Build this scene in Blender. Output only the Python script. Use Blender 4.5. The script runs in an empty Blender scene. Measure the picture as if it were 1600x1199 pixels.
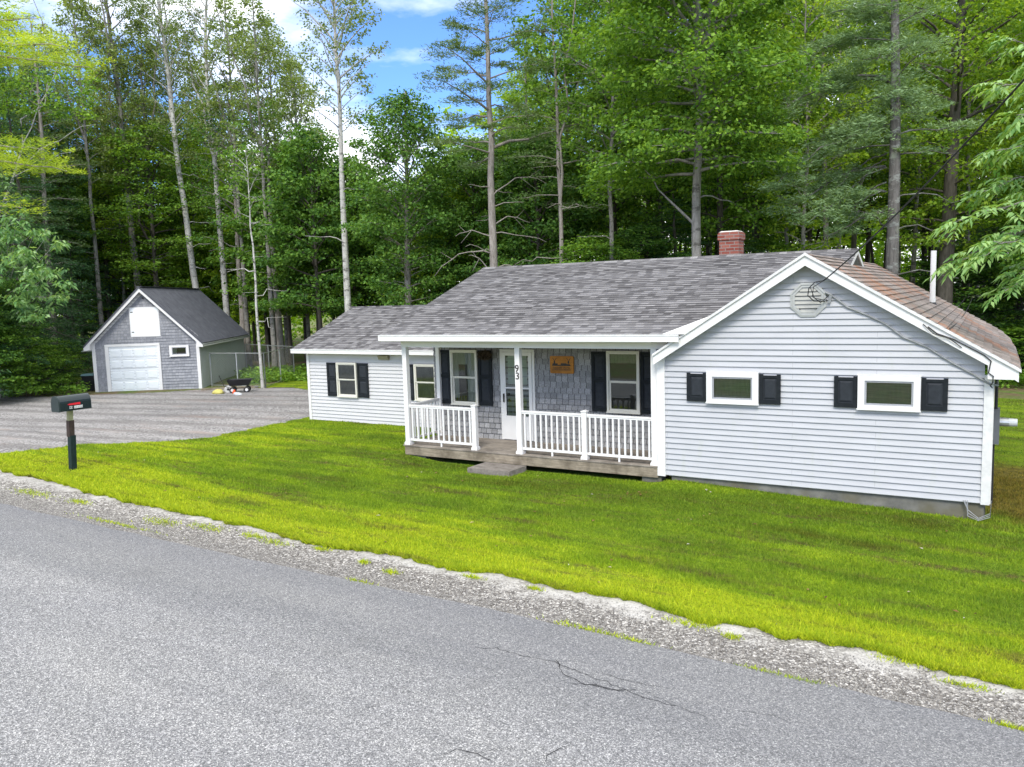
import bpy, math, random
import numpy as np
PI=math.pi
C0=bpy.context.scene
# ------------------------------------------------------------------ camera
CAM=np.array([5.256,-14.657,3.531]); FPX=1259.292
YAW,PIT,ROL=[math.radians(a) for a in (30.705,6.239,-1.734)]
FW=np.array([-math.sin(YAW)*math.cos(PIT),math.cos(YAW)*math.cos(PIT),-math.sin(PIT)])
_R=np.array([math.cos(YAW),math.sin(YAW),0.0]); _U=np.cross(_R,FW)
RT=_R*math.cos(ROL)+_U*math.sin(ROL); UP=-_R*math.sin(ROL)+_U*math.cos(ROL)
cd=bpy.data.cameras.new('camera'); cam=bpy.data.objects.new('camera',cd)
C0.collection.objects.link(cam)
from mathutils import Matrix, Vector
m=Matrix((tuple(RT),tuple(UP),tuple(-FW))).transposed().to_4x4(); m.translation=Vector(CAM)
cam.matrix_world=m
cd.sensor_width=36; cd.sensor_fit='HORIZONTAL'; cd.lens=36*FPX/1600; cd.clip_end=2000; cd.clip_start=.1
C0.camera=cam
# ------------------------------------------------------------------ sky, sun, exposure
SUN_AZ=math.atan2(0.30,-0.86)      # angle from +Y towards +X
SUN_EL=math.radians(44)
w=bpy.data.worlds.new('World'); C0.world=w; w.use_nodes=True
nt=w.node_tree; N=nt.nodes; L=nt.links; N.clear()
out=N.new('ShaderNodeOutputWorld'); bg=N.new('ShaderNodeBackground'); sky=N.new('ShaderNodeTexSky')
sky.sky_type='NISHITA'; sky.sun_disc=False; sky.sun_elevation=SUN_EL; sky.sun_rotation=SUN_AZ
sky.air_density=1.0; sky.dust_density=0.6; sky.ozone_density=2.0
tc=N.new('ShaderNodeTexCoord'); mp=N.new('ShaderNodeMapping'); mp.inputs['Scale'].default_value=(1,1,2.6)
mp.inputs['Location'].default_value=(1.35,.3,0.2)
nz=N.new('ShaderNodeTexNoise'); nz.inputs['Scale'].default_value=2.6; nz.inputs['Detail'].default_value=7; nz.inputs['Roughness'].default_value=.55
cr=N.new('ShaderNodeValToRGB'); cr.color_ramp.elements[0].position=.46; cr.color_ramp.elements[1].position=.66
mx=N.new('ShaderNodeMix'); mx.data_type='RGBA'; mx.inputs['B'].default_value=(7.6,7.7,7.9,1)
L.new(tc.outputs['Generated'],mp.inputs['Vector']); L.new(mp.outputs[0],nz.inputs['Vector']); 
tint=N.new('ShaderNodeMix'); tint.data_type='RGBA'; tint.blend_type='MULTIPLY'; tint.inputs['Factor'].default_value=1; tint.inputs['B'].default_value=(.45,.63,.95,1)
sx=N.new('ShaderNodeSeparateXYZ'); L.new(tc.outputs['Generated'],sx.inputs[0]); mr=N.new('ShaderNodeMapRange'); mr.inputs['From Min'].default_value=.38; mr.inputs['From Max'].default_value=.75; mr.inputs['To Max'].default_value=.30
L.new(sx.outputs[2],mr.inputs['Value']); hz=N.new('ShaderNodeMapRange'); hz.inputs['From Min'].default_value=.20; hz.inputs['From Max'].default_value=.06; hz.inputs['To Max'].default_value=.22; L.new(sx.outputs[2],hz.inputs['Value'])
ah=N.new('ShaderNodeMath'); ah.operation='ADD'; L.new(mr.outputs[0],ah.inputs[0]); L.new(hz.outputs[0],ah.inputs[1])
ad=N.new('ShaderNodeMath'); ad.operation='ADD'; L.new(nz.outputs[0],ad.inputs[0]); L.new(ah.outputs[0],ad.inputs[1]); L.new(ad.outputs[0],cr.inputs[0])   # extra cloud added overhead, out of view, as white fill light
L.new(cr.outputs[0],mx.inputs['Factor']); L.new(sky.outputs[0],tint.inputs['A']); L.new(tint.outputs['Result'],mx.inputs['A']); L.new(mx.outputs['Result'],bg.inputs['Color'])
bg.inputs['Strength'].default_value=.135; L.new(bg.outputs[0],out.inputs[0])
sd=bpy.data.lights.new('sun','SUN'); sd.energy=1.5; sd.angle=math.radians(18); sd.color=(1,.95,.86)
so=bpy.data.objects.new('sun',sd); C0.collection.objects.link(so)
sdir=Vector((math.sin(SUN_AZ)*math.cos(SUN_EL),math.cos(SUN_AZ)*math.cos(SUN_EL),math.sin(SUN_EL)))
so.rotation_euler=sdir.to_track_quat('Z','Y').to_euler(); so.location=(0,-30,40)
C0.view_settings.view_transform='Standard'; C0.view_settings.look='None'; C0.view_settings.gamma=1
C0.view_settings.exposure=1.08
C0.cycles.max_bounces=8; C0.cycles.transparent_max_bounces=8; C0.cycles.transmission_bounces=6; C0.cycles.diffuse_bounces=5; C0.cycles.glossy_bounces=2
# ------------------------------------------------------------------ helpers
def ray(u,v): return FW+RT*(u-800)/FPX-UP*(v-599.5)/FPX
def ss(a,b,x):
    t=np.clip((x-a)/(b-a),0,1); return t*t*(3-2*t)
def g(x,y):
    """height of the ground"""
    x=np.asarray(x,float); y=np.asarray(y,float)
    road=-.25-.03*np.clip(x,-14,10); road=road-(road+.2)*ss(-18,-40,x)
    h=-.1-.042*np.clip(x,0,9)-.15*ss(-16,-25,x)
    t=ss(-5.2,0.2,y)
    z=road*(1-t)+h*t
    z=z-.10*ss(-6.4,-5.2,x)*ss(.3,-.4,x)*ss(-1.8,-.6,y)*ss(3,1.5,y)
    z=z-.05*ss(-6.0,-6.6,y)-.12*ss(-13,-17,y)
    return z
def gz(x,y): return float(g(x,y))
def at(u,depth):
    """ground point below picture column u at that depth from the camera"""
    p=CAM+ray(u,480)*depth
    for _ in range(6):
        z=gz(p[0],p[1]); v=480
        # walk along the column so that the point sits on the ground
        lo,hi=300,3000
        for _ in range(22):
            mid=(lo+hi)/2; q=CAM+ray(u,mid)*depth
            if q[2]>gz(q[0],q[1]): lo=mid
            else: hi=mid
        p=q
    return np.array([p[0],p[1],gz(p[0],p[1])])
def pt(u,v,depth): return CAM+ray(u,v)*depth
def tag(o,label=None,cat=None,group=None,kind=None,category=None):
    cat=cat or category
    if label: o['label']=label
    if cat: o['category']=cat
    if group: o['group']=group
    if kind: o['kind']=kind
    return o
def link(o,parent=None):
    C0.collection.objects.link(o)
    if parent: o.parent=parent
    return o
def empty(name,loc=(0,0,0),rz=0,**k):
    o=bpy.data.objects.new(name,None); o.location=loc; o.rotation_euler=(0,0,rz); o.empty_display_size=.2
    link(o); tag(o,**k); return o
class MB:
    def __init__(s): s.v=[]; s.f=[]; s.m=[]; s.uv=[]; s.sm=[]
    def poly(s,pts,uv=None,m=0,sm=False):
        n=len(s.v); s.v+= [tuple(map(float,p)) for p in pts]; s.f.append(tuple(range(n,n+len(pts)))); s.m.append(m); s.sm.append(sm)
        s.uv+= (uv if uv else [(p[0],p[2]) for p in pts]); return s
    def obox(s,o,ex,ey,ez,m=0):
        o,ex,ey,ez=[np.array(a,float) for a in (o,ex,ey,ez)]
        c=[o,o+ex,o+ex+ey,o+ey,o+ez,o+ex+ez,o+ex+ey+ez,o+ey+ez]
        if np.dot(np.cross(ex,ey),ez)<0: Fs=[(0,1,2,3),(4,7,6,5),(0,4,5,1),(1,5,6,2),(2,6,7,3),(3,7,4,0)]
        else: Fs=[(0,3,2,1),(4,5,6,7),(0,1,5,4),(1,2,6,5),(2,3,7,6),(3,0,4,7)]
        for f in Fs: s.poly([c[i] for i in f],m=m)
        return s
    def box(s,x0,x1,y0,y1,z0,z1,m=0): return s.obox((x0,y0,z0),(x1-x0,0,0),(0,y1-y0,0),(0,0,z1-z0),m)
    def prism(s,poly,ext,m=0):
        """extrude a 3-D polygon by vector ext"""
        P=[np.array(p,float) for p in poly]; e=np.array(ext,float)
        s.poly(P,m=m); s.poly([p+e for p in P][::-1],m=m)
        for i in range(len(P)):
            a,b=P[i],P[(i+1)%len(P)]; s.poly([a,a+e,b+e,b],m=m)
        return s
    def tube(s,path,r,n=8,m=0,cap=True,sm=True):
        path=[np.array(p,float) for p in path]; rs=r if hasattr(r,'__len__') else [r]*len(path)
        rings=[]
        for i,p in enumerate(path):
            d=path[min(i+1,len(path)-1)]-path[max(i-1,0)]; d/=np.linalg.norm(d)+1e-9
            a=np.cross(d,(0,0,1) if abs(d[2])<.95 else (1,0,0)); a/=np.linalg.norm(a); b=np.cross(d,a)
            rings.append([p+rs[i]*(a*math.cos(2*PI*k/n)+b*math.sin(2*PI*k/n)) for k in range(n)])
        for i in range(len(rings)-1):
            for k in range(n):
                s.poly([rings[i][k],rings[i][(k+1)%n],rings[i+1][(k+1)%n],rings[i+1][k]],m=m,sm=sm)
        if cap: s.poly(rings[0][::-1],m=m); s.poly(rings[-1],m=m)
        return s
    def build(s,name,mats,parent=None,loc=None,**k):
        me=bpy.data.meshes.new(name); me.from_pydata(s.v,[],s.f)
        mats=mats if isinstance(mats,(list,tuple)) else [mats]
        for q in mats: me.materials.append(q)
        me.polygons.foreach_set('material_index',s.m); me.polygons.foreach_set('use_smooth',s.sm)
        uv=me.uv_layers.new(name='UVMap'); uv.data.foreach_set('uv',np.array(s.uv,np.float32).ravel())
        me.update(); o=bpy.data.objects.new(name,me)
        if loc is not None: o.location=loc
        link(o,parent); tag(o,**k); return o
def npmesh(name,V,F,mats,parent=None,smooth=False,loc=None,midx=None,**k):
    V=np.asarray(V,np.float32); F=np.asarray(F,np.int32); n=F.shape[1]
    me=bpy.data.meshes.new(name); me.vertices.add(len(V)); me.vertices.foreach_set('co',V.ravel())
    me.loops.add(F.size); me.loops.foreach_set('vertex_index',F.ravel())
    me.polygons.add(len(F)); me.polygons.foreach_set('loop_start',np.arange(0,F.size,n,dtype=np.int32))
    try: me.polygons.foreach_set('loop_total',np.full(len(F),n,np.int32))
    except Exception: pass
    if smooth: me.polygons.foreach_set('use_smooth',np.ones(len(F),bool))
    for q in (mats if isinstance(mats,(list,tuple)) else [mats]): me.materials.append(q)
    if midx is not None: me.polygons.foreach_set('material_index',np.asarray(midx,np.int32))
    me.update(calc_edges=True)
    if name is None: return me
    o=bpy.data.objects.new(name,me)
    if loc is not None: o.location=loc
    link(o,parent); tag(o,**k); return o
# ------------------------------------------------------------------ materials
class NT:
    def __init__(s,name,rough=.8,spec=.3,metal=0):
        s.mat=bpy.data.materials.new(name); s.mat.use_nodes=True; s.t=s.mat.node_tree; s.n=s.t.nodes; s.l=s.t.links
        s.b=s.n['Principled BSDF']; s.b.inputs['Roughness'].default_value=rough; s.b.inputs['Metallic'].default_value=metal
        s.b.inputs['Specular IOR Level'].default_value=spec; s.out=s.n['Material Output']
    def new(s,t,**k):
        o=s.n.new('ShaderNode'+t)
        for a,v in k.items():
            if a in o.inputs: s.inp(o,a,v)
            else: setattr(o,a,v)
        return o
    def inp(s,o,a,v):
        if isinstance(v,bpy.types.NodeSocket): s.l.new(v,o.inputs[a])
        else: o.inputs[a].default_value=v
    def pos(s,scale=(1,1,1),world=False,uv=False):
        if world: src=s.new('NewGeometry').outputs['Position']
        else: src=s.new('TexCoord').outputs['UV' if uv else 'Object']
        if tuple(scale)==(1,1,1): return src
        o=s.new('Mapping',Scale=scale); s.l.new(src,o.inputs['Vector']); return o.outputs[0]
    def noise(s,vec,scale=5,detail=4,rough=.55,dist=0):
        o=s.new('TexNoise',Scale=scale,Detail=detail,Roughness=rough,Distortion=dist); s.l.new(vec,o.inputs['Vector']); return o.outputs['Fac']
    def ramp(s,fac,stops,interp='LINEAR'):
        o=s.new('ValToRGB'); e=o.color_ramp.elements; o.color_ramp.interpolation=interp
        while len(e)<len(stops): e.new(.5)
        for i,(p,c) in enumerate(stops):
            e[i].position=p; e[i].color=(c,c,c,1) if not hasattr(c,'__len__') else (*c[:3],1)
        s.l.new(fac,o.inputs[0]); return o.outputs[0]
    def mix(s,f,a,b,blend='MIX'):
        o=s.new('Mix',data_type='RGBA',blend_type=blend)
        for k,v in (('Factor',f),('A',a),('B',b)):
            if isinstance(v,bpy.types.NodeSocket): s.l.new(v,o.inputs[k])
            elif k=='Factor': o.inputs[k].default_value=v
            else: o.inputs[k].default_value=(*v[:3],1)
        return o.outputs['Result']
    def math(s,op,a,b=0,c=0):
        o=s.new('Math',operation=op)
        for i,v in enumerate((a,b,c)):
            if isinstance(v,bpy.types.NodeSocket): s.l.new(v,o.inputs[i])
            else: o.inputs[i].default_value=v
        return o.outputs[0]
    def col(s,c):
        if isinstance(c,bpy.types.NodeSocket): s.l.new(c,s.b.inputs['Base Color'])
        else: s.b.inputs['Base Color'].default_value=(*c[:3],1)
        return s
    def bump(s,h,strength=.3,dist=.02):
        o=s.new('Bump',Strength=strength,Distance=dist); s.l.new(h,o.inputs['Height']); s.l.new(o.outputs[0],s.b.inputs['Normal']); return s
def plain(name,col,rough=.6,var=.12,scale=6,spec=.3,metal=0,bump=0,stretch=(1,1,1)):
    t=NT(name,rough,spec,metal); p=t.pos(stretch); n=t.noise(p,scale,6,.6)
    a=[max(0,c*(1-var)) for c in col]; b=[min(1,c*(1+var)) for c in col]
    t.col(t.ramp(n,[(.3,a),(.7,b)]))
    if bump: t.bump(t.noise(p,scale*6,4),bump,.01)
    return t.mat
def mat_siding(name,col,dirt=(.36,.38,.31),amt=.5,seams=True):
    t=NT(name,.45,.35); p=t.pos()
    n=t.noise(t.pos((.7,.7,3)),2.2,6,.65); c=t.ramp(n,[(.3,[x*.93 for x in col]),(.7,[min(1,x*1.04) for x in col])])
    d=t.ramp(t.noise(t.pos((2.5,2.5,.5)),2,5,.7),[(.56,0),(.8,amt)]); c=t.mix(d,c,dirt)
    if seams:
        br=t.new('TexBrick',offset=.37,offset_frequency=2,squash=1); t.l.new(t.pos(uv=True),br.inputs['Vector'])
        br.inputs['Scale'].default_value=1; br.inputs['Brick Width'].default_value=3.66; br.inputs['Row Height'].default_value=.106; br.inputs['Mortar Size'].default_value=.004
        br.inputs['Mortar Smooth'].default_value=0
        sp=t.new('SeparateXYZ'); t.l.new(t.pos(uv=True),sp.inputs[0])
        fr=t.math('FRACT',t.math('DIVIDE',sp.outputs[1],.106)); inner=t.math('MULTIPLY',t.math('GREATER_THAN',fr,.12),t.math('LESS_THAN',fr,.88))
        c=t.mix(t.math('MULTIPLY',t.math('MULTIPLY',br.outputs['Fac'],inner),.55),c,[x*.45 for x in col])
    t.col(c); return t.mat
def mat_cells(name,cols,w,h,gap=(.03,.03,.03),gapw=.006,rough=.9,stain=None,stain_lo=.55,stain_hi=.7,jit=.5,fine=60,bumps=.4,gapamt=1.0,stretch=(1,1,1),sscale=1.3,bigv=(.78,1.12)):
    """rows of tabs / shingles in UV metres, each with a tone of its own"""
    t=NT(name,rough,.2); uv=t.pos(uv=True); sp=t.new('SeparateXYZ'); t.l.new(uv,sp.inputs[0])
    row=t.math('FLOOR',t.math('DIVIDE',sp.outputs[1],h))
    wn=t.new('TexWhiteNoise',noise_dimensions='1D'); t.l.new(row,wn.inputs['W'])
    u=t.math('ADD',t.math('DIVIDE',sp.outputs[0],w),t.math('MULTIPLY',wn.outputs['Value'],7.3))
    wob=t.noise(t.pos(uv=True),1.7/w,1); u=t.math('ADD',u,t.math('MULTIPLY',wob,jit))
    colm=t.math('FLOOR',u); cb=t.new('CombineXYZ'); t.l.new(colm,cb.inputs[0]); t.l.new(row,cb.inputs[1])
    w2=t.new('TexWhiteNoise',noise_dimensions='2D'); t.l.new(cb.outputs[0],w2.inputs['Vector'])
    c=t.ramp(w2.outputs['Value'],[(i/max(1,len(cols)-1),cc) for i,cc in enumerate(cols)])
    gr=t.noise(t.pos(uv=True),fine,3,.7); c=t.mix(.35,c,t.ramp(gr,[(.3,.12),(.7,.9)]),'OVERLAY')
    fu=t.math('FRACT',u); e=t.math('LESS_THAN',fu,gapw/w)
    c=t.mix(t.math('MULTIPLY',e,gapamt),c,gap)
    if stain:
        s=t.ramp(t.noise(t.pos(),sscale,6,.7),[(stain_lo,0),(stain_hi,1)]); s2=t.ramp(t.noise(t.pos(),22,3,.7),[(.38,0),(.6,1)])
        c=t.mix(t.math('MULTIPLY',s,s2),c,stain)
    big=t.ramp(t.noise(t.pos(),.7,4,.6),[(.3,bigv[0]),(.7,bigv[1])]); c=t.mix(1,c,big,'MULTIPLY')
    t.col(c); t.bump(gr,bumps,.004); return t.mat
WHITE=plain('white_paint',(.67,.665,.655),.42,.04,3)
WHITE_OLD=plain('weathered_white_paint',(.60,.60,.59),.55,.12,9)
VINYL=plain('white_vinyl',(.71,.70,.69),.32,.02,3)
SIDING=mat_siding('pale_lap_siding',(.425,.432,.45))
SIDING_W=mat_siding('white_lap_siding',(.535,.53,.535),amt=.15)
SIDING_G=mat_siding('grey_lap_siding',(.52,.55,.53),dirt=(.25,.3,.2),amt=.5)
SHINGLE=mat_cells('grey_wall_shingle',[(.20,.20,.205),(.25,.25,.255),(.31,.31,.315)],.15,.13,bigv=(.93,1.06),gap=(.04,.04,.04),gapw=.012,jit=.12,fine=30,bumps=.3)
GSHINGLE=mat_cells('blue_grey_wall_shingle',[(.22,.228,.25),(.26,.268,.29),(.30,.308,.33)],.14,.13,bigv=(.95,1.05),gap=(.16,.16,.18),gapw=.008,jit=.12,fine=30,bumps=.3)
ROOF=mat_cells('grey_roof_shingle',[(.072,.069,.071),(.118,.114,.117),(.165,.160,.163),(.235,.229,.233),(.136,.132,.135)],.17,.125,gapw=.0,jit=.25,bigv=(.88,1.08),fine=45,stain=(.30,.13,.06),stain_lo=.72,stain_hi=.8,bumps=.5)
ROOFB=mat_cells('brown_roof_shingle',[(.17,.145,.13),(.23,.20,.185),(.30,.26,.24)],.30,.15,gap=(.05,.04,.035),gapw=.020,jit=.1,fine=45,stain=(.32,.13,.055),stain_lo=.50,stain_hi=.62,bumps=.6,sscale=1.0)
SASHG=plain('grey_aluminium_sash',(.30,.31,.33),.45,.08,9)
BEIGE=plain('cream_window_frame',(.60,.585,.52),.5,.05,5)
BLACK=plain('black_shutter_paint',(.014,.017,.020),.6,.25,12,.12)
BLACK_PAN=plain('black_shutter_panel',(.026,.030,.036),.6,.2,14,.15)
METAL=NT('dark_ribbed_metal',.5,.4,.1); METAL.col(METAL.ramp(METAL.noise(METAL.pos(),3,5),[(.3,(.052,.055,.068)),(.7,(.085,.09,.105))])); METAL=METAL.mat
GALV=plain('galvanised_steel',(.45,.47,.48),.38,.15,8,.5,.7)
WIRE=plain('black_cable',(.02,.02,.022),.5,.2,8)
CABLE=plain('grey_cable',(.26,.27,.28),.55,.2,12)
def wood(name,a,b,rough=.85,st=(1,12,12)):
    t=NT(name,rough,.2); n=t.noise(t.pos(st),3,8,.65,.4); k=t.noise(t.pos(),2.2,6,.7)
    c=t.ramp(n,[(.3,a),(.7,b)]); c=t.mix(t.ramp(k,[(.42,0),(.62,.75)]),c,[x*.6 for x in a]); t.col(c); t.bump(n,.4,.01); return t.mat
DECKW=wood('weathered_deck_board',(.21,.18,.15),(.36,.32,.27))
RIMW=wood('weathered_rim_board',(.17,.14,.10),(.36,.31,.24))
POSTW=wood('dark_green_post',(.010,.022,.022),(.022,.040,.038),st=(12,12,1))
POSTP=wood('pale_wood_post',(.30,.30,.16),(.42,.41,.26),st=(12,12,1))
PLAQ=wood('varnished_pine',(.36,.14,.02),(.50,.22,.04),.4,(1,9,9))
t=NT('foundation_concrete',.95,.1); n=t.noise(t.pos(),3,8,.65); c=t.ramp(n,[(.3,(.10,.10,.09)),(.7,(.21,.205,.185))]); c=t.mix(t.ramp(t.noise(t.pos(),1.1,5),[(.5,0),(.62,.7)]),c,(.12,.11,.07)); t.col(c); t.bump(n,.5,.02); CONC=t.mat
t=NT('brown_step_stone',.95,.1); n=t.noise(t.pos(),8,8,.7); t.col(t.ramp(n,[(.3,(.13,.115,.10)),(.7,(.27,.245,.22))])); t.bump(n,.6,.02); STEP=t.mat
t=NT('red_brick',.9,.2); br=t.new('TexBrick'); t.l.new(t.pos(uv=True),br.inputs['Vector'])
for k,v in (('Scale',1),('Brick Width',.21),('Row Height',.075),('Mortar Size',.008),('Color1',(.19,.048,.036,1)),('Color2',(.27,.10,.075,1)),('Mortar',(.22,.20,.185,1))): br.inputs[k].default_value=v
c=t.mix(t.ramp(t.noise(t.pos(),9,5,.7),[(.55,0),(.72,.6)]),br.outputs['Color'],(.10,.06,.05)); t.col(c); t.bump(br.outputs['Fac'],-.5,.01); BRICK=t.mat
t=NT('window_glass',.03,.9); t.n.remove(t.b)
gl=t.new('BsdfGlossy',Roughness=.03); gl.inputs['Color'].default_value=(.9,.95,.95,1); tr=t.new('BsdfTransparent'); tr.inputs['Color'].default_value=(.62,.66,.64,1)
fr=t.new('Fresnel',IOR=1.9); ms=t.new('MixShader'); t.l.new(fr.outputs[0],ms.inputs[0]); t.l.new(tr.outputs[0],ms.inputs[1]); t.l.new(gl.outputs[0],ms.inputs[2]); t.l.new(ms.outputs[0],t.out.inputs[0]); GLASS=t.mat
ROOM=plain('unlit_room_sheet',(.05,.05,.045),.9,.2,2)
CURT=plain('pale_curtain_cloth',(.50,.52,.47),.9,.12,3,stretch=(14,14,1))
BLIND=plain('olive_blind_slats',(.36,.38,.26),.7,.25,3,stretch=(1,1,16))
SCREEN=plain('grey_insect_screen',(.30,.29,.28),.8,.2,6)
DOORW=plain('grey_white_door',(.62,.66,.68),.45,.04,3)
DARK=plain('dark_iron_and_shade',(.03,.028,.026),.45,.3,10)
REDM=plain('red_flag_plastic',(.62,.02,.035),.4,.1,8)
MBOX=NT('dark_green_mailbox_enamel',.22,.6,.1); MBOX.col((.005,.016,.019)); MBOX=MBOX.mat
STICK=plain('white_sticker',(.75,.75,.74),.5,.05)
TEAL=plain('teal_plastic_sheet',(.16,.27,.28),.5,.2,5)
YEL=plain('yellow_tarp',(.50,.45,.13),.6,.25,12)
BLKP=plain('black_plastic',(.015,.015,.017),.45,.3,6)
OR=plain('orange_plastic',(.7,.10,.03),.45,.1)
BARKS={}
def bark(name,a,b,marks=None,sc=(6,6,1.2)):
    t=NT(name,.92,.15); n=t.noise(t.pos(sc),2.2,8,.7,.3); c=t.ramp(n,[(.32,a),(.68,b)])
    if marks:
        mk=t.ramp(t.noise(t.pos((1.2,1.2,2.6)),2.2,6,.75),[(.53,0),(.60,1)]); c=t.mix(t.math('MULTIPLY',mk,.8),c,marks)
        li=t.ramp(t.noise(t.pos(),1.6,5,.7),[(.55,0),(.7,.6)]); c=t.mix(li,c,(.26,.30,.22))
    t.col(c); t.bump(n,.7,.03); BARKS[name]=t.mat; return t.mat
B_PALE=bark('pale_birch_bark',(.30,.29,.27),(.56,.55,.52),(.07,.065,.06))
B_GREY=bark('grey_maple_bark',(.15,.14,.125),(.33,.315,.29),(.07,.065,.055))
B_PINE=bark('brown_pine_bark',(.15,.13,.115),(.36,.33,.30),None)
B_PINED=bark('dark_grey_pine_bark',(.06,.056,.052),(.16,.15,.14),(.24,.25,.23))
B_DARK=bark('dark_bark',(.045,.040,.034),(.12,.108,.092))
def leafmat(name,cols,trans=.4,tcol=None,rough=.55,clump=.6,spec=.25):
    t=NT(name,rough,spec); ge=t.new('NewGeometry'); oi=t.new('ObjectInfo')
    n=t.noise(t.pos(),clump,4,.6)
    f=t.math('ADD',t.math('MULTIPLY',ge.outputs['Random Per Island'],.75),t.math('MULTIPLY',t.math('SUBTRACT',n,.5),1.5))
    f=t.math('ADD',f,t.math('MULTIPLY',oi.outputs['Random'],.25)); f=t.math('ADD',f,-.02)
    c=t.ramp(f,[(i/(len(cols)-1),x) for i,x in enumerate(cols)]); t.col(c)
    tb=t.new('BsdfTranslucent'); t.l.new(t.mix(1,c,tcol or (1.7,1.6,.6),'MULTIPLY'),tb.inputs['Color'])
    ms=t.new('MixShader'); ms.inputs[0].default_value=trans*.85; t.l.new(t.b.outputs[0],ms.inputs[1]); t.l.new(tb.outputs[0],ms.inputs[2]); t.l.new(ms.outputs[0],t.out.inputs[0])
    return t.mat
LF_MID=leafmat('mid_green_leaf',[(.036,.100,.016),(.125,.25,.030),(.26,.42,.055)])
LF_DEEP=leafmat('deep_green_leaf',[(.028,.085,.020),(.092,.205,.034),(.19,.33,.058)],.35)
LF_YEL=leafmat('yellow_green_leaf',[(.080,.17,.018),(.18,.31,.030),(.36,.49,.05)],.5)
LF_ASP=leafmat('olive_green_leaf',[(.09,.145,.045),(.18,.25,.075),(.29,.35,.13)],.4)
LF_PALE=leafmat('pale_green_leaf',[(.05,.14,.045),(.16,.31,.10),(.36,.52,.22)],.4,rough=.4,spec=.4)
LF_FAR=leafmat('far_sunlit_leaf',[(.11,.24,.025),(.26,.42,.035),(.46,.60,.06)],.55)  # leaf colour brightened to carry the backlit glow of the wood
LF_ASH=leafmat('ash_leaf',[(.035,.11,.028),(.12,.26,.07),(.30,.46,.17)],.4,rough=.45,spec=.35)
LF_PINE=leafmat('pine_needle',[(.07,.125,.04),(.125,.20,.068),(.20,.28,.10)],.25)
LF_PINEB=leafmat('blue_green_needle',[(.075,.140,.062),(.165,.265,.120),(.27,.39,.19)],.25)
LF_PINEY=leafmat('sunlit_yellow_needle',[(.13,.22,.02),(.33,.45,.035),(.56,.66,.07)],.45)  # sunlight on the left boughs is put into this needle colour
LF_SPR=leafmat('dark_hemlock_needle',[(.020,.065,.025),(.050,.125,.042),(.095,.19,.06)],.2)
# ground materials
t=NT('forest_floor',.95,.1); p=t.pos(); n=t.noise(p,.5,8,.65); n2=t.noise(p,5,8,.7)
c=t.mix(t.ramp(n,[(.42,0),(.58,1)]),t.ramp(n2,[(.3,(.09,.065,.04)),(.7,(.22,.165,.10))]),t.ramp(n2,[(.3,(.05,.11,.02)),(.7,(.13,.21,.04))])); t.col(c); t.bump(n2,.6,.06); FLOOR=t.mat
t=NT('asphalt',.9,.2); p=t.pos(); v=t.new('TexVoronoi',Scale=105.0); t.l.new(p,v.inputs['Vector']); vc=t.new('SeparateXYZ'); t.l.new(v.outputs['Color'],vc.inputs[0])
c=t.ramp(vc.outputs[0],[(.0,(.095,.097,.102)),(.45,(.182,.184,.190)),(.8,(.268,.270,.276)),(1,(.47,.47,.465))])
fn=t.noise(p,38,3,.7); c=t.mix(.45,c,t.ramp(fn,[(.3,.1),(.7,.9)]),'OVERLAY')
big=t.noise(t.pos((.25,1.2,1)),.9,6,.6); c=t.mix(1,c,t.ramp(big,[(.3,(.88,.88,.90)),(.7,(1.10,1.09,1.06))]),'MULTIPLY')
wt=t.ramp(t.noise(t.pos((.05,.9,1)),1.0,4,.5),[(.35,(.90,.90,.90)),(.65,(1.09,1.08,1.07))]); c=t.mix(1,c,wt,'MULTIPLY'); pa=t.ramp(t.noise(p,.7,5,.7),[(.60,0),(.66,.22)]); c=t.mix(pa,c,(.10,.10,.10)); sp=t.new('SeparateXYZ'); t.l.new(p,sp.inputs[0]); ed=t.math('ADD',sp.outputs[1],t.math('MULTIPLY',t.noise(t.pos((.35,2,1)),1.4,5,.6),1.1)); ed=t.ramp(t.math('MULTIPLY',t.math('ADD',ed,9.4),.4),[(.45,0),(.95,.40)]); c=t.mix(ed,c,(.10,.103,.112)); t.col(c); t.bump(vc.outputs[0],.5,.006); ASPH=t.mat
t=NT('crack_tar',.9,.1); t.col((.028,.028,.03)); TAR=t.mat
t=NT('shoulder_gravel',.95,.15); p=t.pos(); v=t.new('TexVoronoi',Scale=42.0); t.l.new(p,v.inputs['Vector']); vc=t.new('SeparateXYZ'); t.l.new(v.outputs['Color'],vc.inputs[0])
grv=t.ramp(vc.outputs[0],[(0,(.08,.073,.066)),(.5,(.20,.187,.17)),(.85,(.34,.325,.30)),(1,(.55,.53,.5))])
fs=t.noise(p,30,5,.7); sand=t.ramp(fs,[(.3,(.31,.30,.28)),(.7,(.50,.485,.46))])
sp=t.new('SeparateXYZ'); t.l.new(p,sp.inputs[0])
k=t.math('ADD',sp.outputs[1],t.math('MULTIPLY',t.noise(p,2.3,8,.75,.6),1.5)); f=t.ramp(t.math('MULTIPLY',t.math('ADD',k,5.50),1.9),[(.30,0),(.60,1)])
f=t.math('MULTIPLY',f,t.ramp(t.noise(p,1.9,5,.7),[(.38,.15),(.56,1)])); c=t.mix(f,grv,sand); t.col(c); t.bump(v.outputs['Distance'],.6,.012); SHOULD=t.mat
t=NT('driveway_gravel',.95,.15); p=t.pos(); v=t.new('TexVoronoi',Scale=26.0); t.l.new(p,v.inputs['Vector']); vc=t.new('SeparateXYZ'); t.l.new(v.outputs['Color'],vc.inputs[0])
c=t.ramp(vc.outputs[0],[(0,(.10,.094,.092)),(.5,(.215,.207,.204)),(1,(.42,.405,.40))])
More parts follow.
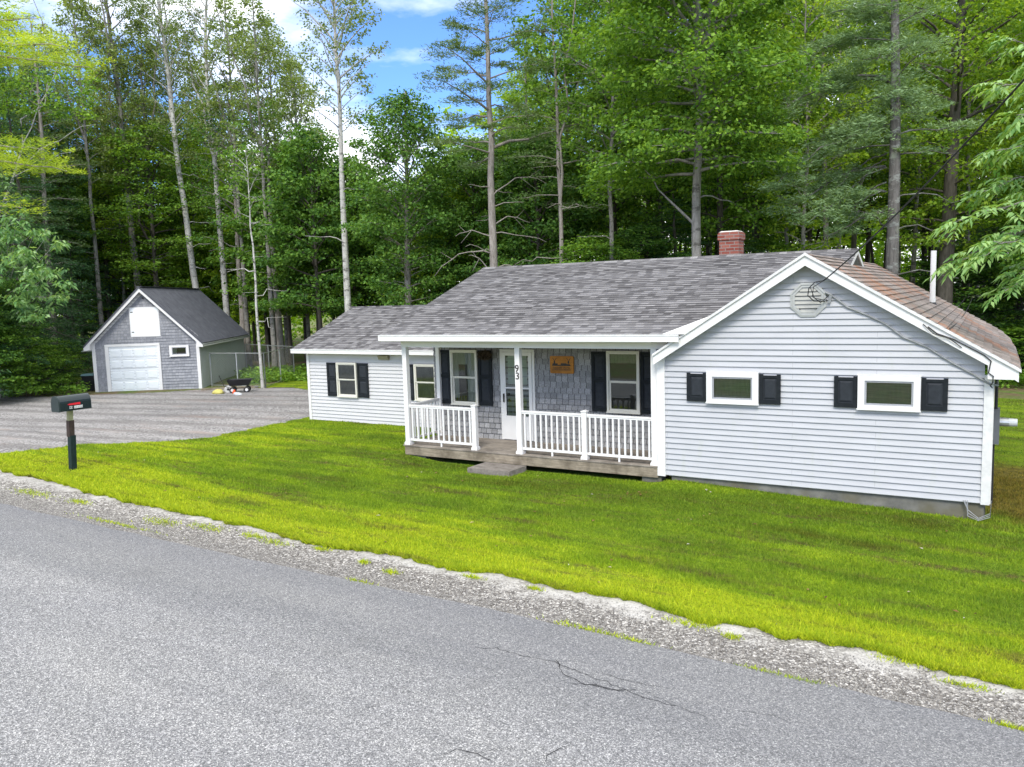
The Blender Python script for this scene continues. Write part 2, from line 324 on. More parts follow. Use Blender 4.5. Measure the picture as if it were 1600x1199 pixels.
st=t.new('Mapping',Scale=(.35,1.7,1)); st.inputs['Rotation'].default_value=(0,0,-.55); t.l.new(p,st.inputs['Vector'])
c=t.mix(t.ramp(t.noise(st.outputs[0],1.1,6,.65),[(.45,0),(.6,.55)]),c,(.36,.345,.335)); tr_=t.new('TexWave',wave_type='BANDS',bands_direction='Y'); t.l.new(st.outputs[0],tr_.inputs['Vector']); tr_.inputs['Scale'].default_value=.16; tr_.inputs['Distortion'].default_value=5; tr_.inputs['Detail'].default_value=3; tr_.inputs['Detail Scale'].default_value=1.2; c=t.mix(t.ramp(tr_.outputs[0],[(.55,0),(.9,.45)]),c,(.13,.12,.115))
c=t.mix(t.ramp(t.noise(st.outputs[0],.55,6,.7),[(.55,0),(.70,.5)]),c,(.22,.13,.09)); t.col(c); t.bump(vc.outputs[0],.6,.015); DRIVE=t.mat
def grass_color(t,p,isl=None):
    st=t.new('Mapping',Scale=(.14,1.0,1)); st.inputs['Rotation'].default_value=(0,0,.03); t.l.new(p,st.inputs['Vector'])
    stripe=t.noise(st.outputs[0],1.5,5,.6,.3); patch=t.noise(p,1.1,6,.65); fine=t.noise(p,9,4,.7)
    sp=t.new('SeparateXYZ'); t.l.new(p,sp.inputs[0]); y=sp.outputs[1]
    near=t.ramp(t.math('MULTIPLY',t.math('ADD',y,6.0),.25),[(.18,1),(.62,0)])   # yellower towards the road
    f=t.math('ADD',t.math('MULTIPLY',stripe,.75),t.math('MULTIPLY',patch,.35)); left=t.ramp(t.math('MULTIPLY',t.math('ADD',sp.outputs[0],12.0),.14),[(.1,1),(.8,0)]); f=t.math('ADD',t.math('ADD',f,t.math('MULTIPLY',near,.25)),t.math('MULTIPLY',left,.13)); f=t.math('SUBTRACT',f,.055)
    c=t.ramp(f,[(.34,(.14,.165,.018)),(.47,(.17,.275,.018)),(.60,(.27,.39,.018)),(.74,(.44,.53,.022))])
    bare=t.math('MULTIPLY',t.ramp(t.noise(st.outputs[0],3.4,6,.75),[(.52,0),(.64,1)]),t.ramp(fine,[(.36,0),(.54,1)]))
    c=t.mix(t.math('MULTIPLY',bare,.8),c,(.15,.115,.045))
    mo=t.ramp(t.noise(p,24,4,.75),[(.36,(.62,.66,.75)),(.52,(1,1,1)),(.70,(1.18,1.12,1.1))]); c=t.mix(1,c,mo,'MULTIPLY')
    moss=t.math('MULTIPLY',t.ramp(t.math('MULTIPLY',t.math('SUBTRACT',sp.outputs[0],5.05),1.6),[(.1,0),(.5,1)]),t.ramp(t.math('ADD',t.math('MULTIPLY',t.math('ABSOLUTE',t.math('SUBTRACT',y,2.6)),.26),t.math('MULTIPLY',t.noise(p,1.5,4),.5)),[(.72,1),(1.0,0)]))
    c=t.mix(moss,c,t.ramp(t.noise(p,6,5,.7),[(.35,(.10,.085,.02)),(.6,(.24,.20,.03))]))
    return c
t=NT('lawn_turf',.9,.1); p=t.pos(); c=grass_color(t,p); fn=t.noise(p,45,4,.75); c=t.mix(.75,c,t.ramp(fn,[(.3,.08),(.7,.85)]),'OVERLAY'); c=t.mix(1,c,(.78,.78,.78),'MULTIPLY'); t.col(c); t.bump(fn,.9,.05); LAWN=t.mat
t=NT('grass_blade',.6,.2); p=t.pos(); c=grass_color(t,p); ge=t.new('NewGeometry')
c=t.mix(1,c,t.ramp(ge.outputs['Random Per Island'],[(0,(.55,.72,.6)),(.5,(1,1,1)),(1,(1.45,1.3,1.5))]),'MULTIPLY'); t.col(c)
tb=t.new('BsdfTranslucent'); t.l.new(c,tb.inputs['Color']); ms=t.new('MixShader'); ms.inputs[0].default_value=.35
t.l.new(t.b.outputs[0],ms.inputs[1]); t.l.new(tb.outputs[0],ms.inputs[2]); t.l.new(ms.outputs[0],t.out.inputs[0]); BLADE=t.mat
# ------------------------------------------------------------------ GROUND AND ROAD
rng=np.random.default_rng(7)
def vnoise(x,y,s,seed=0):
    """cheap smooth value noise in [-1,1]"""
    x=np.asarray(x,float)/s+seed*17.3; y=np.asarray(y,float)/s+seed*7.7
    xi=np.floor(x); yi=np.floor(y); fx=x-xi; fy=y-yi; fx=fx*fx*(3-2*fx); fy=fy*fy*(3-2*fy)
    def h(a,b): v=np.sin(a*127.1+b*311.7)*43758.5453; return (v-np.floor(v))*2-1
    return (h(xi,yi)*(1-fx)+h(xi+1,yi)*fx)*(1-fy)+(h(xi,yi+1)*(1-fx)+h(xi+1,yi+1)*fx)*fy
def grid(name,xs,ys,zf,mat,mask=None,**k):
    X,Y=np.meshgrid(xs,ys); V=np.stack([X,Y,zf(X,Y)],-1).reshape(-1,3); nx=len(xs); ny=len(ys)
    i,j=np.meshgrid(np.arange(nx-1),np.arange(ny-1)); a=(j*nx+i).ravel(); F=np.stack([a,a+1,a+nx+1,a+nx],1)
    if mask is not None:
        c=V[F].mean(1); F=F[mask(c[:,0],c[:,1])]
        used=np.unique(F); mp=np.full(len(V),-1); mp[used]=np.arange(len(used)); V=V[used]; F=mp[F]
    return npmesh(name,V,F,mat,smooth=True,**k)
def spaced(a,b,lo,hi,fine,coarse):
    xs=list(np.arange(lo,hi,fine)); s=fine; x=lo
    L_=[]; 
    while x>a: s=min(coarse,s*1.25); x-=s; L_.append(x)
    R_=[]; x=xs[-1]; s=fine
    while x<b: s=min(coarse,s*1.25); x+=s; R_.append(x)
    return np.array(L_[::-1]+xs+R_)
grid('ground',spaced(-400,400,-34,22,.5,60),spaced(-300,500,-15,22,.5,60),lambda x,y:g(x,y)-.02+.25*np.maximum(0,vnoise(x,y,9))*ss(20,32,np.hypot(x+6,y+2)),FLOOR,kind='structure')
def road_edge(x): return np.interp(x,[-60,-20,-10,-5.8,-2.6,0,4,60],[-8.3,-7.35,-7.03,-6.93,-6.8,-6.66,-6.58,-6.2])
def lawn_edge(x): return np.interp(x,[-17,-15.5,-14.4,-12.8,-8.2,-4,-1,0.7,5.6,30],[-5.2,-5.4,-5.62,-5.70,-5.83,-5.84,-5.74,-5.62,-5.6,-5.3])+.13*vnoise(x,x*0,.9,1)+.07*vnoise(x,x*0,.27,2)+.04*vnoise(x,x*0,.09,3)
# road strip follows the terrain
xs=np.concatenate([np.arange(-90,-16,1.0),np.arange(-16,14,.25),np.arange(14,90,1.0)]); rows=np.linspace(0,1,15)
V=[];F=[]
for r in rows:
    ye=road_edge(xs)+.02*vnoise(xs,xs*0,.5,3)+.008*vnoise(xs,xs*0,.12,5); y=ye*(1-r)+(-13.6)*r; V.append(np.stack([xs,y,g(xs,y)+.024+.05*np.sin(r*PI)],1))
V=np.concatenate(V); nx=len(xs)
for j in range(14):
    a=np.arange(nx-1)+j*nx; F.append(np.stack([a+nx,a+nx+1,a+1,a],1))
npmesh('road',V,np.concatenate(F),ASPH,smooth=True,kind='structure')
def shoulder_mask(x,y):
    return (y>road_edge(x)-.15)&(y<lawn_edge(x)+.35+ss(-13,-17,x)*3)
def sz(x,y): return g(x,y)+.004+.012*vnoise(x,y,.35,4)*ss(-.02,-.2,np.abs(y-road_edge(x))*-1+0)
grid('gravel_shoulder',np.arange(-40,24,.2),np.arange(-8.3,-1.6,.1),lambda x,y:g(x,y)+.006,SHOULD,shoulder_mask,kind='structure')
def drive_mask(x,y):
    right=np.interp(y,[-6.5,-5.3,-4.9,-2.8,-.2,2.7,3.7,6,9.5,10.6],[-15.2,-14.9,-14.6,-14.5,-13.0,-13.0,-12.95,-13.4,-17.5,-20.5])+.16*vnoise(x,y,.7,6)+.14*vnoise(x,y,.22,16)
    far=np.interp(x,[-60,-34,-30.2,-26.4,-25.0,-22.7,-20.5,-18,-13],[3.5,4.2,4.9,7.4,9.1,10.2,10.35,9.4,8.5])+.22*vnoise(x,y,.8,7)
    return (x<right)&(y<far)&(y>lawn_edge(-17)-.2-(0*x))&(x>-40+4*0+np.interp(y,[-6,5],[0,6]))
grid('driveway',np.arange(-40,-12,.16),np.arange(-5.6,11.2,.16),lambda x,y:g(x,y)+.010,DRIVE,drive_mask,kind='structure')
def front(x,y): return (x>-6.35)&(x<-0.1)&(y>-0.03)&(y<1.4)
def house_in(x,y): return ((x>-6.45)&(x<5.28)&(y>1.45)&(y<9))|((x>0)&(x<5.25)&(y>.05)&(y<9))|((x>-12.6)&(x<-6.3)&(y>3.4)&(y<8.4))|front(x,y)
def lawn_mask(x,y):
    far=np.interp(x,[-30,-24,-20,-14,-6,4,8,30],[15.5,15.5,13,12,13,15.5,17,15])+.5*vnoise(x,y,2,8)
    dr=drive_mask(x,y)
    garage=((x+25.49)*.815+(y-9.49)*.579<.1)
    return (y>lawn_edge(x))&(y<far)&(~dr)&(~house_in(x,y))&(x>-23.5-0*y)&(x<24)&~((x<-12)&(y<-5.9))&~((x<-15.0)&(y<4))
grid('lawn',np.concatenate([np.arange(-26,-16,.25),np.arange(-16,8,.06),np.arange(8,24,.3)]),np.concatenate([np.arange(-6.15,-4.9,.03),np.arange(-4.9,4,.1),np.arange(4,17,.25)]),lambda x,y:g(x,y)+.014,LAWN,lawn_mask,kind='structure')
# grass blades: dense near the camera
def blades(n,xr,yr,mask,h,wd,seed,clump=None):
    r=np.random.default_rng(seed); x=r.uniform(*xr,n); y=r.uniform(*yr,n); k=mask(x,y)
    d=np.hypot(x-CAM[0],y-CAM[1]); k&=r.random(n)<np.clip((13.5/d)**1.6,0.06,1)
    bare=vnoise(x*.14*3,y*3,1.1,9); k&=(r.random(n)<np.clip(1.15-1.0*np.maximum(0,bare),.25,1))
    x=x[k];y=y[k];d=d[k]; n=len(x); sc=np.clip(d/11,.8,2.2)
    hh=h*r.uniform(.5,1.25,n)*(1+.35*vnoise(x,y,.5,11)); a=r.uniform(0,2*PI,n); ww=wd*sc*r.uniform(.7,1.3,n)
    lean=r.uniform(.1,.9,n)*hh; b=r.uniform(0,2*PI,n); z=g(x,y)+.012
    P=np.stack([x,y,z],1); s=np.stack([np.cos(a)*ww,np.sin(a)*ww,0*ww],1); tip=P+np.stack([np.cos(b)*lean,np.sin(b)*lean,hh],1)
    V=np.stack([P-s,P+s,tip],1).reshape(-1,3); F=np.arange(3*n).reshape(-1,3); return V,F
V,F=blades(1100000,(-16,9),(-6.2,3.6),lambda x,y:lawn_mask(x,y+.05),.046,.0045,1)
V2,F2=blades(90000,(-22,9),(3.6,16),lambda x,y:lawn_mask(x,y),.06,.006,2)
r=np.random.default_rng(12); n=60000; x=r.uniform(-16,9,n); y=lawn_edge(x)+np.abs(r.normal(0,.10,n))-.05-.10*np.maximum(0,vnoise(x,x*0,.5,13)); a=r.uniform(0,2*PI,n); hh=r.uniform(.03,.095,n); ww=.006*np.clip(np.hypot(x-CAM[0],y-CAM[1])/10,.8,2)
P=np.stack([x,y,g(x,y)+.01],1); sv=np.stack([np.cos(a)*ww,np.sin(a)*ww,0*a],1); bb=r.uniform(0,2*PI,n); tip=P+np.stack([np.cos(bb)*hh*.7,np.sin(bb)*hh*.7-.2*hh,hh],1); V2=np.concatenate([V2,np.stack([P-sv,P+sv,tip],1).reshape(-1,3)]); F2=np.concatenate([F2,np.arange(3*n).reshape(-1,3)+F2.max()+1])
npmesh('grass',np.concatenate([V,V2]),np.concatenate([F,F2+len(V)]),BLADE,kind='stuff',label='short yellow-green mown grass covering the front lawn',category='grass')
# tufts in the shoulder and along the road edge
tufts=[(-10.4,-6.35,.75,.10),(-9.0,-6.3,.35,.07),(-7.2,-6.75,1.2,.045),(-6.6,-6.35,.5,.12),(-5.6,-6.2,.5,.09),(-4.6,-6.15,.28,.07),(-4.1,-6.2,.35,.07),(-2.3,-6.2,.12,.05),(-1.75,-6.3,.16,.05),(-1.9,-6.75,.3,.03),(1.35,-6.57,.5,.05),(1.95,-6.6,.35,.04),(2.35,-5.95,.4,.07),(3.35,-6.6,.35,.03),(3.75,-6.6,.25,.03),(-.6,-5.95,.2,.05),(2.9,-6.05,.12,.05),(4.6,-5.75,.35,.08),(5.15,-6.0,.3,.05),(5.95,-6.1,.15,.06),(5.5,-6.55,.2,.03),(5.85,-6.5,.15,.04),(.3,-5.9,.12,.04),(-3.2,-6.1,.2,.05)]
Vs=[];Fs=[];o=0; r=np.random.default_rng(5)
for (tx,ty,lx,ly) in tufts:
    n=int(900*(lx*ly)**.5)+60; x=tx+r.normal(0,lx*.45,n); y=ty+(x-tx)*.02+r.normal(0,ly*.6,n); a=r.uniform(0,2*PI,n); hh=r.uniform(.015,.055,n); ww=.006
    P=np.stack([x,y,g(x,y)+.012],1); s=np.stack([np.cos(a)*ww,np.sin(a)*ww,0*a],1); b=r.uniform(0,2*PI,n); tip=P+np.stack([np.cos(b)*hh*.9,np.sin(b)*hh*.9,hh],1)
    Vs.append(np.stack([P-s,P+s,tip],1).reshape(-1,3)); Fs.append(np.arange(3*n).reshape(-1,3)+o); o+=3*n
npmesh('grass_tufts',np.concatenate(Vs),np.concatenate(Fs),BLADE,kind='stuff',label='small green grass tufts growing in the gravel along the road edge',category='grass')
# pebbles on shoulder and road edge
def pebbles(name,n,xr,yf,smin,smax,mat,label):
    r=np.random.default_rng(11); x=r.uniform(*xr,n); y=yf(x,r); s=r.uniform(smin,smax,n)*r.uniform(.5,1,n)
    base=np.array([(1,0,0),(0,1,0),(-1,0,0),(0,-1,0),(0,0,.6),(0,0,-.3)],float)
    a=r.uniform(0,2*PI,n); c,sn=np.cos(a),np.sin(a); B=base[None]*r.uniform(.6,1.3,(n,6,1))
    X=B[...,0]*c[:,None]-B[...,1]*sn[:,None]; Y=B[...,0]*sn[:,None]+B[...,1]*c[:,None]
    V=np.stack([X*s[:,None]+x[:,None],Y*s[:,None]+y[:,None],B[...,2]*s[:,None]+(g(x,y)+.012)[:,None]],-1).reshape(-1,3)
    f=np.array([(0,1,4),(1,2,4),(2,3,4),(3,0,4)]); F=(f[None]+6*np.arange(n)[:,None,None]).reshape(-1,3)
    npmesh(name,V,F,mat,kind='stuff',label=label,category='gravel')
t=NT('pebble_stone',.9,.2); ge=t.new('NewGeometry'); t.col(t.ramp(ge.outputs['Random Per Island'],[(0,(.085,.08,.075)),(.5,(.19,.183,.174)),(.85,(.27,.26,.25)),(1,(.44,.43,.41))])); PEB=t.mat
pebbles('gravel',60000,(-16,9),lambda x,r:road_edge(x)+.02+np.abs(r.normal(0,.34,len(x))),.005,.0125,PEB,'loose grey gravel between the road and the grass')
r=np.random.default_rng(31); n=150; x=r.uniform(-14,8,n); y=r.uniform(-5.5,-.3,n); sz2=r.uniform(.018,.05,n); a=r.uniform(0,6.28,n); V=[];F=[]
for i in range(n):
    zz=gz(x[i],y[i])+.045; c_,s_=math.cos(a[i])*sz2[i],math.sin(a[i])*sz2[i]; o=len(V); V+=[(x[i]-c_,y[i]-s_,zz),(x[i]+s_*.5,y[i]-c_*.5,zz+.012),(x[i]+c_,y[i]+s_,zz+.004),(x[i]-s_*.5,y[i]+c_*.5,zz+.012)]; F.append((o,o+1,o+2,o+3))
t=NT('dry_leaf',.8,.2); ge=t.new('NewGeometry'); t.col(t.ramp(ge.outputs['Random Per Island'],[(0,(.05,.03,.015)),(.45,(.20,.10,.04)),(.8,(.30,.22,.09)),(1,(.50,.49,.44))]))
npmesh('fallen_leaves',V,F,t.mat,kind='stuff',label='few small dry leaves scattered over the lawn',category='leaves')
# cracks in the road
def crack(path,wd,mb):
    P=[]
    for i in range(len(path)-1):
        a=np.array(path[i],float); b=np.array(path[i+1],float); n=max(2,int(np.linalg.norm(b-a)/.06))
        for k in range(n): P.append(a+(b-a)*k/n)
    P=np.array(P+[path[-1]]); P[1:-1]+=rng.normal(0,.014,P[1:-1].shape)
    def rz(x,y): 
        rr=(road_edge(x)-y)/(road_edge(x)+13.6); return gz(x,y)+.029+.05*math.sin(np.clip(rr,0,1)*PI)
    for i in range(len(P)-1):
        a,b=P[i],P[i+1]; d=b-a; d/=np.linalg.norm(d)+1e-9; n=np.array([-d[1],d[0]])
        w0=.75*wd*rng.uniform(.3,1)*min(1,i/3+.2); w1=.75*wd*rng.uniform(.3,1)*min(1,(len(P)-2-i)/3+.1)
        q=[a-n*w0,b-n*w1,b+n*w1,a+n*w0]; mb.poly([(p[0],p[1],rz(p[0],p[1])) for p in q])
def onroad(u,v):
    d=ray(u,v); z=-.3
    for _ in range(8):
        p=CAM+d*(z-CAM[2])/d[2]; z=gz(p[0],p[1])+.05
    return (p[0],p[1])
cks=[([(735,1012),(775,1013),(820,1025),(868,1034),(905,1050),(940,1063),(980,1080),(1025,1096),(1060,1103)],.006),([(868,1030),(880,1052),(915,1070),(960,1078),(985,1082)],.009),([(890,1068),(930,1070),(965,1080),(1000,1077)],.008),
     ([(940,1050),(975,1062),(1020,1072),(1045,1076)],.005),([(690,1185),(715,1178),(745,1182),(770,1195)],.008),([(850,1199),(858,1186),(880,1172),(893,1163)],.007),([(745,1180),(790,1172),(812,1172)],.004),
     ([(555,1120),(580,1108),(610,1103)],.004),([(1150,1110),(1200,1115),(1240,1130)],.004),([(1010,1080),(1040,1096),(1080,1112),(1110,1125)],.004),([(400,1090),(425,1098)],.004),([(1310,1180),(1345,1185),(1370,1183)],.004),([(700,1155),(730,1165)],.004),([(1340,1090),(1375,1103),(1400,1105)],.004)]
mb=MB()
for pth,wd in cks: crack([onroad(*q) for q in pth],wd,mb)
mb.build('road_crack',TAR,kind='structure')
# ------------------------------------------------------------------ LAPPED SURFACES (siding, shingles, roofing)
def clip(poly,f):
    o=[]
    for i in range(len(poly)):
        a,b=poly[i],poly[(i+1)%len(poly)]; fa,fb=f(a),f(b)
        if fa>=0: o.append(a)
        if (fa>=0)!=(fb>=0):
            t_=fa/(fa-fb); o.append((a[0]+(b[0]-a[0])*t_,a[1]+(b[1]-a[1])*t_))
    return o
def lapped(mb,poly,O,eu,ev,n,h,lap,v0=0,m=0,flip=False,thick=0):
    O,eu,ev,n=[np.array(a,float) for a in (O,eu,ev,n)]
    def P(u,v,d): return O+eu*u+ev*v+n*d
    vmax=max(p[1] for p in poly); vmin=min(p[1] for p in poly)
    k0=int(math.floor((vmin-v0)/h))
    k=k0
    while v0+k*h<vmax-1e-6:
        a=v0+k*h; b=a+h; q=clip(clip(poly,lambda p:p[1]-a),lambda p:b-p[1]); k+=1
        if len(q)<3: continue
        pts=[P(u,v,lap*(1-(v-a)/h)+.001) for u,v in q]; nn=np.cross(pts[1]-pts[0],pts[2]-pts[1])
        uv=[(u,v) for u,v in q]
        if np.dot(nn,n)<0: pts=pts[::-1]; uv=uv[::-1]
        mb.poly(pts,uv,m)
        lows=[u for u,v in q if abs(v-a)<1e-4 or v==min(x[1] for x in q)]
        u0,u1=min(lows),max(lows); va=min(x[1] for x in q)
        mb.poly([P(u0,va,0),P(u1,va,0),P(u1,va,lap+.001),P(u0,va,lap+.001)],[(u0,va)]*4,m)
    return mb
# ------------------------------------------------------------------ HOUSE
house=empty('house',(0,0,0),label='single-storey pale grey-white cottage with grey shingle roof, front porch and black shutters',cat='house')
H=house
XR,ZR=2.54,4.08; SL,SR=.637,.607
def zl(x): return ZR-SL*(XR-x)
def zr(x): return ZR-SR*(x-XR)
# gable front wall
mb=MB(); EX,EZ,NF=(1,0,0),(0,0,1),(0,-1,0)
poly=[(-.04,0),(5.22,0),(5.22,zr(5.22)-.08),(XR,ZR-.08),(-.04,zl(-.04)-.08)]
lapped(mb,poly,(0,0,0),EX,EZ,NF,.106,.032)
mb.build('gable_wall',SIDING,H,label='pale grey lap-sided gable wall at the right end')
MB().box(0,5.22,.02,.2,-.02,2.3).build('wall_core',WHITE,H)
mb=MB()   # right side wall (faces +x) and back
lapped(mb,[(0,0),(9.0,0),(9.0,2.1),(0,2.1)],(5.32,0,0),(0,1,0),EZ,(1,0,0),.106,.016)
mb.build('side_wall',SIDING,H)
MB().box(-6.45,5.2,8.75,8.95,-.3,2.35).build('back_wall',SIDING_W,H)
# corner boards
mb=MB(); mb.box(-.20,-.04,-.045,.10,-.03,2.34); mb.build('corner_board',WHITE,H)
mb=MB(); mb.box(5.22,5.345,-.045,.03,-.02,2.06); mb.box(5.335,5.36,.03,.14,-.02,2.06); mb.build('corner_board',WHITE_OLD,H,label='flaking white corner board')
# foundation
MB().box(.06,5.27,.03,.25,-.75,-.012).box(5.07,5.29,.25,8.8,-.75,-.012).build('foundation',CONC,H)
# rake boards
def rake(x0,z0,x1,z1,y,wd,th,name,mat,lab=None):
    mb=MB(); mb.prism([(x0,y,z0),(x1,y,z1),(x1,y,z1-wd),(x0,y,z0-wd)],(0,th,0)); return mb.build(name,mat,H,label=lab) if lab else mb.build(name,mat,H)
rake(-.19,zl(-.19)-.012,XR,ZR-.012,-.25,.185,.03,'rake_board',WHITE)
rake(XR,ZR-.012,5.67,zr(5.67)-.012,-.25,.185,.03,'rake_board',WHITE)
# shadow board / soffit under the rakes
mb=MB(); mb.prism([(-.12,-.22,zl(-.12)-.08),(XR,-.22,ZR-.08),(XR,-.22,ZR-.11),(-.12,-.22,zl(-.12)-.11)],(0,.22,0)); mb.prism([(XR,-.22,ZR-.08),(5.66,-.22,zr(5.66)-.08),(5.66,-.22,zr(5.66)-.11),(XR,-.22,ZR-.11)],(0,.22,0)); mb.build('rake_soffit',WHITE,H)
# eave return box at right
mb=MB(); mb.prism([(5.26,-.256,2.02),(5.645,-.256,2.02),(5.645,-.256,zr(5.645)-.16),(5.26,-.256,zr(5.26)-.16)],(0,.25,0)); mb.build('eave_return',WHITE,H)
mb=MB(); mb.box(5.62,5.655,-.0,9.0,2.02,2.15); mb.box(5.33,5.62,0,9.0,2.02,2.04); mb.build('eave_soffit',WHITE,H)
# gable-wing roof
mb=MB(); th=math.atan(SR); ev=(-math.cos(th),0,math.sin(th)); Lr=(5.69-XR)/math.cos(th)
# u along y, v up slope from the eave
edge=[(-.28,0),(1.5,-.045),(5.1,-.06),(7.6,.02),(9.0,.18),(9.3,.45),(9.35,Lr),(-.28,Lr)]
lapped(mb,edge,(5.69,0,zr(5.69)),(0,1,0),ev,(math.sin(th),0,math.cos(th)),.15,.020,m=0)
mb.build('roof',ROOFB,H,label='brown weathered right slope of the roof, strewn with rust-coloured needles')
mb=MB(); thl=math.atan(SL); evl=(math.cos(thl),0,math.sin(thl))
Ll=(XR-.0)/math.cos(thl); lo=.0
polyl=[(-.28,-.21/math.cos(thl)),(.0,-.21/math.cos(thl)),(.0,0),(3.9,0),(3.9,Ll),(-.28,Ll)]
for q in ([(-.28,-.21/math.cos(thl)),(-.02,-.21/math.cos(thl)),(-.02,Ll),(-.28,Ll)],[(-.02,.03),(3.7,.03),(3.7,Ll),(-.02,Ll)]):
    lapped(mb,q,(0,0,zl(0)),(0,1,0),evl,(-math.sin(thl),0,math.cos(thl)),.14,.012)
mb.build('roof',ROOF,H,label='grey shingled left slope of the front gable')
# white drip edges on top of the rakes
mb=MB(); mb.prism([(-.2,-.285,zl(-.2)+.018),(XR,-.285,ZR+.018),(XR,-.285,ZR-.03),(-.2,-.285,zl(-.2)-.03)],(0,.05,0)); mb.prism([(XR,-.285,ZR+.018),(5.7,-.285,zr(5.7)+.018),(5.7,-.285,zr(5.7)-.03),(XR,-.285,ZR-.03)],(0,.05,0)); mb.build('drip_edge',WHITE_OLD,H)
# main roof
YE,ZE,YM,ZM=-.313,2.711,4.2,4.295; sl=(ZM-ZE)/(YM-YE); tm=math.atan(sl); XL=-6.74
mb=MB(); Lm=(YM-YE)/math.cos(tm); evm=(0,math.cos(tm),math.sin(tm)); nm_=(0,-math.sin(tm),math.cos(tm))
lapped(mb,[(XL,0),(.39,0),(2.79,(3.0-YE)/math.cos(tm)),(2.79,Lm),(XL,Lm)],(0,YE,ZE),EX,evm,nm_,.125,.018)
mb.build('roof',ROOF,H,label='grey shingled front slope of the main roof')
mb=MB(); zb=ZE-.0
lapped(mb,[(-2.79,0),(-XL,0),(-XL,Lm),(-2.79,Lm)],(0,8.71,ZE),(-1,0,0),(0,-math.cos(tm),math.sin(tm)),(0,math.sin(tm),math.cos(tm)),.125,.012)
mb.build('roof',ROOF,H,label='back slope of the main roof')
# ridge cap
mb=MB(); 
for i in range(int((2.79-XL)/.2)):
    x=XL+i*.2; mb.prism([(x,YM-.13,ZM-.13*sl+.012),(x,YM,ZM+.022),(x,YM+.13,ZM-.13*sl+.012),(x,YM+.13,ZM-.13*sl+.002),(x,YM-.13,ZM-.13*sl+.002)],(.2,0,.0))
mb.build('ridge_cap',ROOF,H)
# small open gable end of the main ridge above the wing slope
mb=MB(); zb_=3.86
for s in (-1,1):
    y1=YM+s*(ZM-zb_)/sl; mb.prism([(2.79,YM,ZM-.005),(2.79,y1,zb_),(2.79,y1,zb_-.09),(2.79,YM,ZM-.10)],(-.035,0,0))
mb.build('ridge_end_trim',WHITE_OLD,H)
MB().prism([(2.76,YM-1.1,zb_-.1),(2.76,YM,ZM-.08),(2.76,YM+1.1,zb_-.1)],(-.02,0,0)).build('ridge_end_shade',DARK,H)  # dark sheet painted as the shade inside the open ridge end
# valley flashing
mb=MB(); 
def mp(x,y): return (x,y,ZE+(y-YE)*sl+.022)
mb.poly([mp(.02,YE-.01),mp(.42,YE-.01),mp(1.05,.72),mp(.86,.78)]); mb.build('flashing',WHITE_OLD,H)
# porch fascia, beam, soffit, ceiling
MB().box(XL-.03,.34,-.345,-.313,2.585,2.715).build('fascia',WHITE,H)
MB().box(XL,.34,-.353,-.348,2.69,2.725).build('drip_edge',WHITE_OLD,H)
MB().box(XL-.02,-.2,-.313,.0,2.572,2.584).build('soffit',WHITE,H)
MB().box(-6.39,-.0,.0,.11,2.425,2.57).box(-6.39,-6.28,.11,1.39,2.425,2.57).build('porch_beam',WHITE,H)
MB().box(-6.28,-.04,.11,1.39,2.555,2.568).build('porch_ceiling',plain('tan_ceiling_board',(.32,.30,.22),.7,.1,3,stretch=(1,8,1)),H)
mb=MB(); mb.prism([(XL,YE,ZE-.015),(XL,YM,ZM-.015),(XL,8.71,ZE-.015),(XL,8.71,ZE-.16),(XL,YM,ZM-.16),(XL,YE,ZE-.13)],(.03,0,0)); mb.build('rake_board',WHITE,H)
mb=MB(); mb.prism([(-6.45,1.45,-.1),(-6.45,8.75,-.1),(-6.45,8.75,ZE-.05),(-6.45,YM,ZM-.1),(-6.45,1.45,ZE+.4)],(.1,0,0)); mb.build('side_wall',SIDING_W,H)
# shingled porch wall
YB=1.41
mb=MB(); lapped(mb,[(-6.5,.15),(-.02,.15),(-.02,2.56),(-6.5,2.56)],(0,YB,0),EX,EZ,NF,.13,.030,v0=.02); mb.build('porch_wall',SHINGLE,H,label='grey shingled wall behind the porch')
mb=MB(); lapped(mb,[(.12,.0),(1.41,.0),(1.41,2.56),(.12,2.56)],(-.04,0,0),(0,1,0),EZ,(-1,0,0),.106,.014); mb.build('side_wall',SIDING,H)
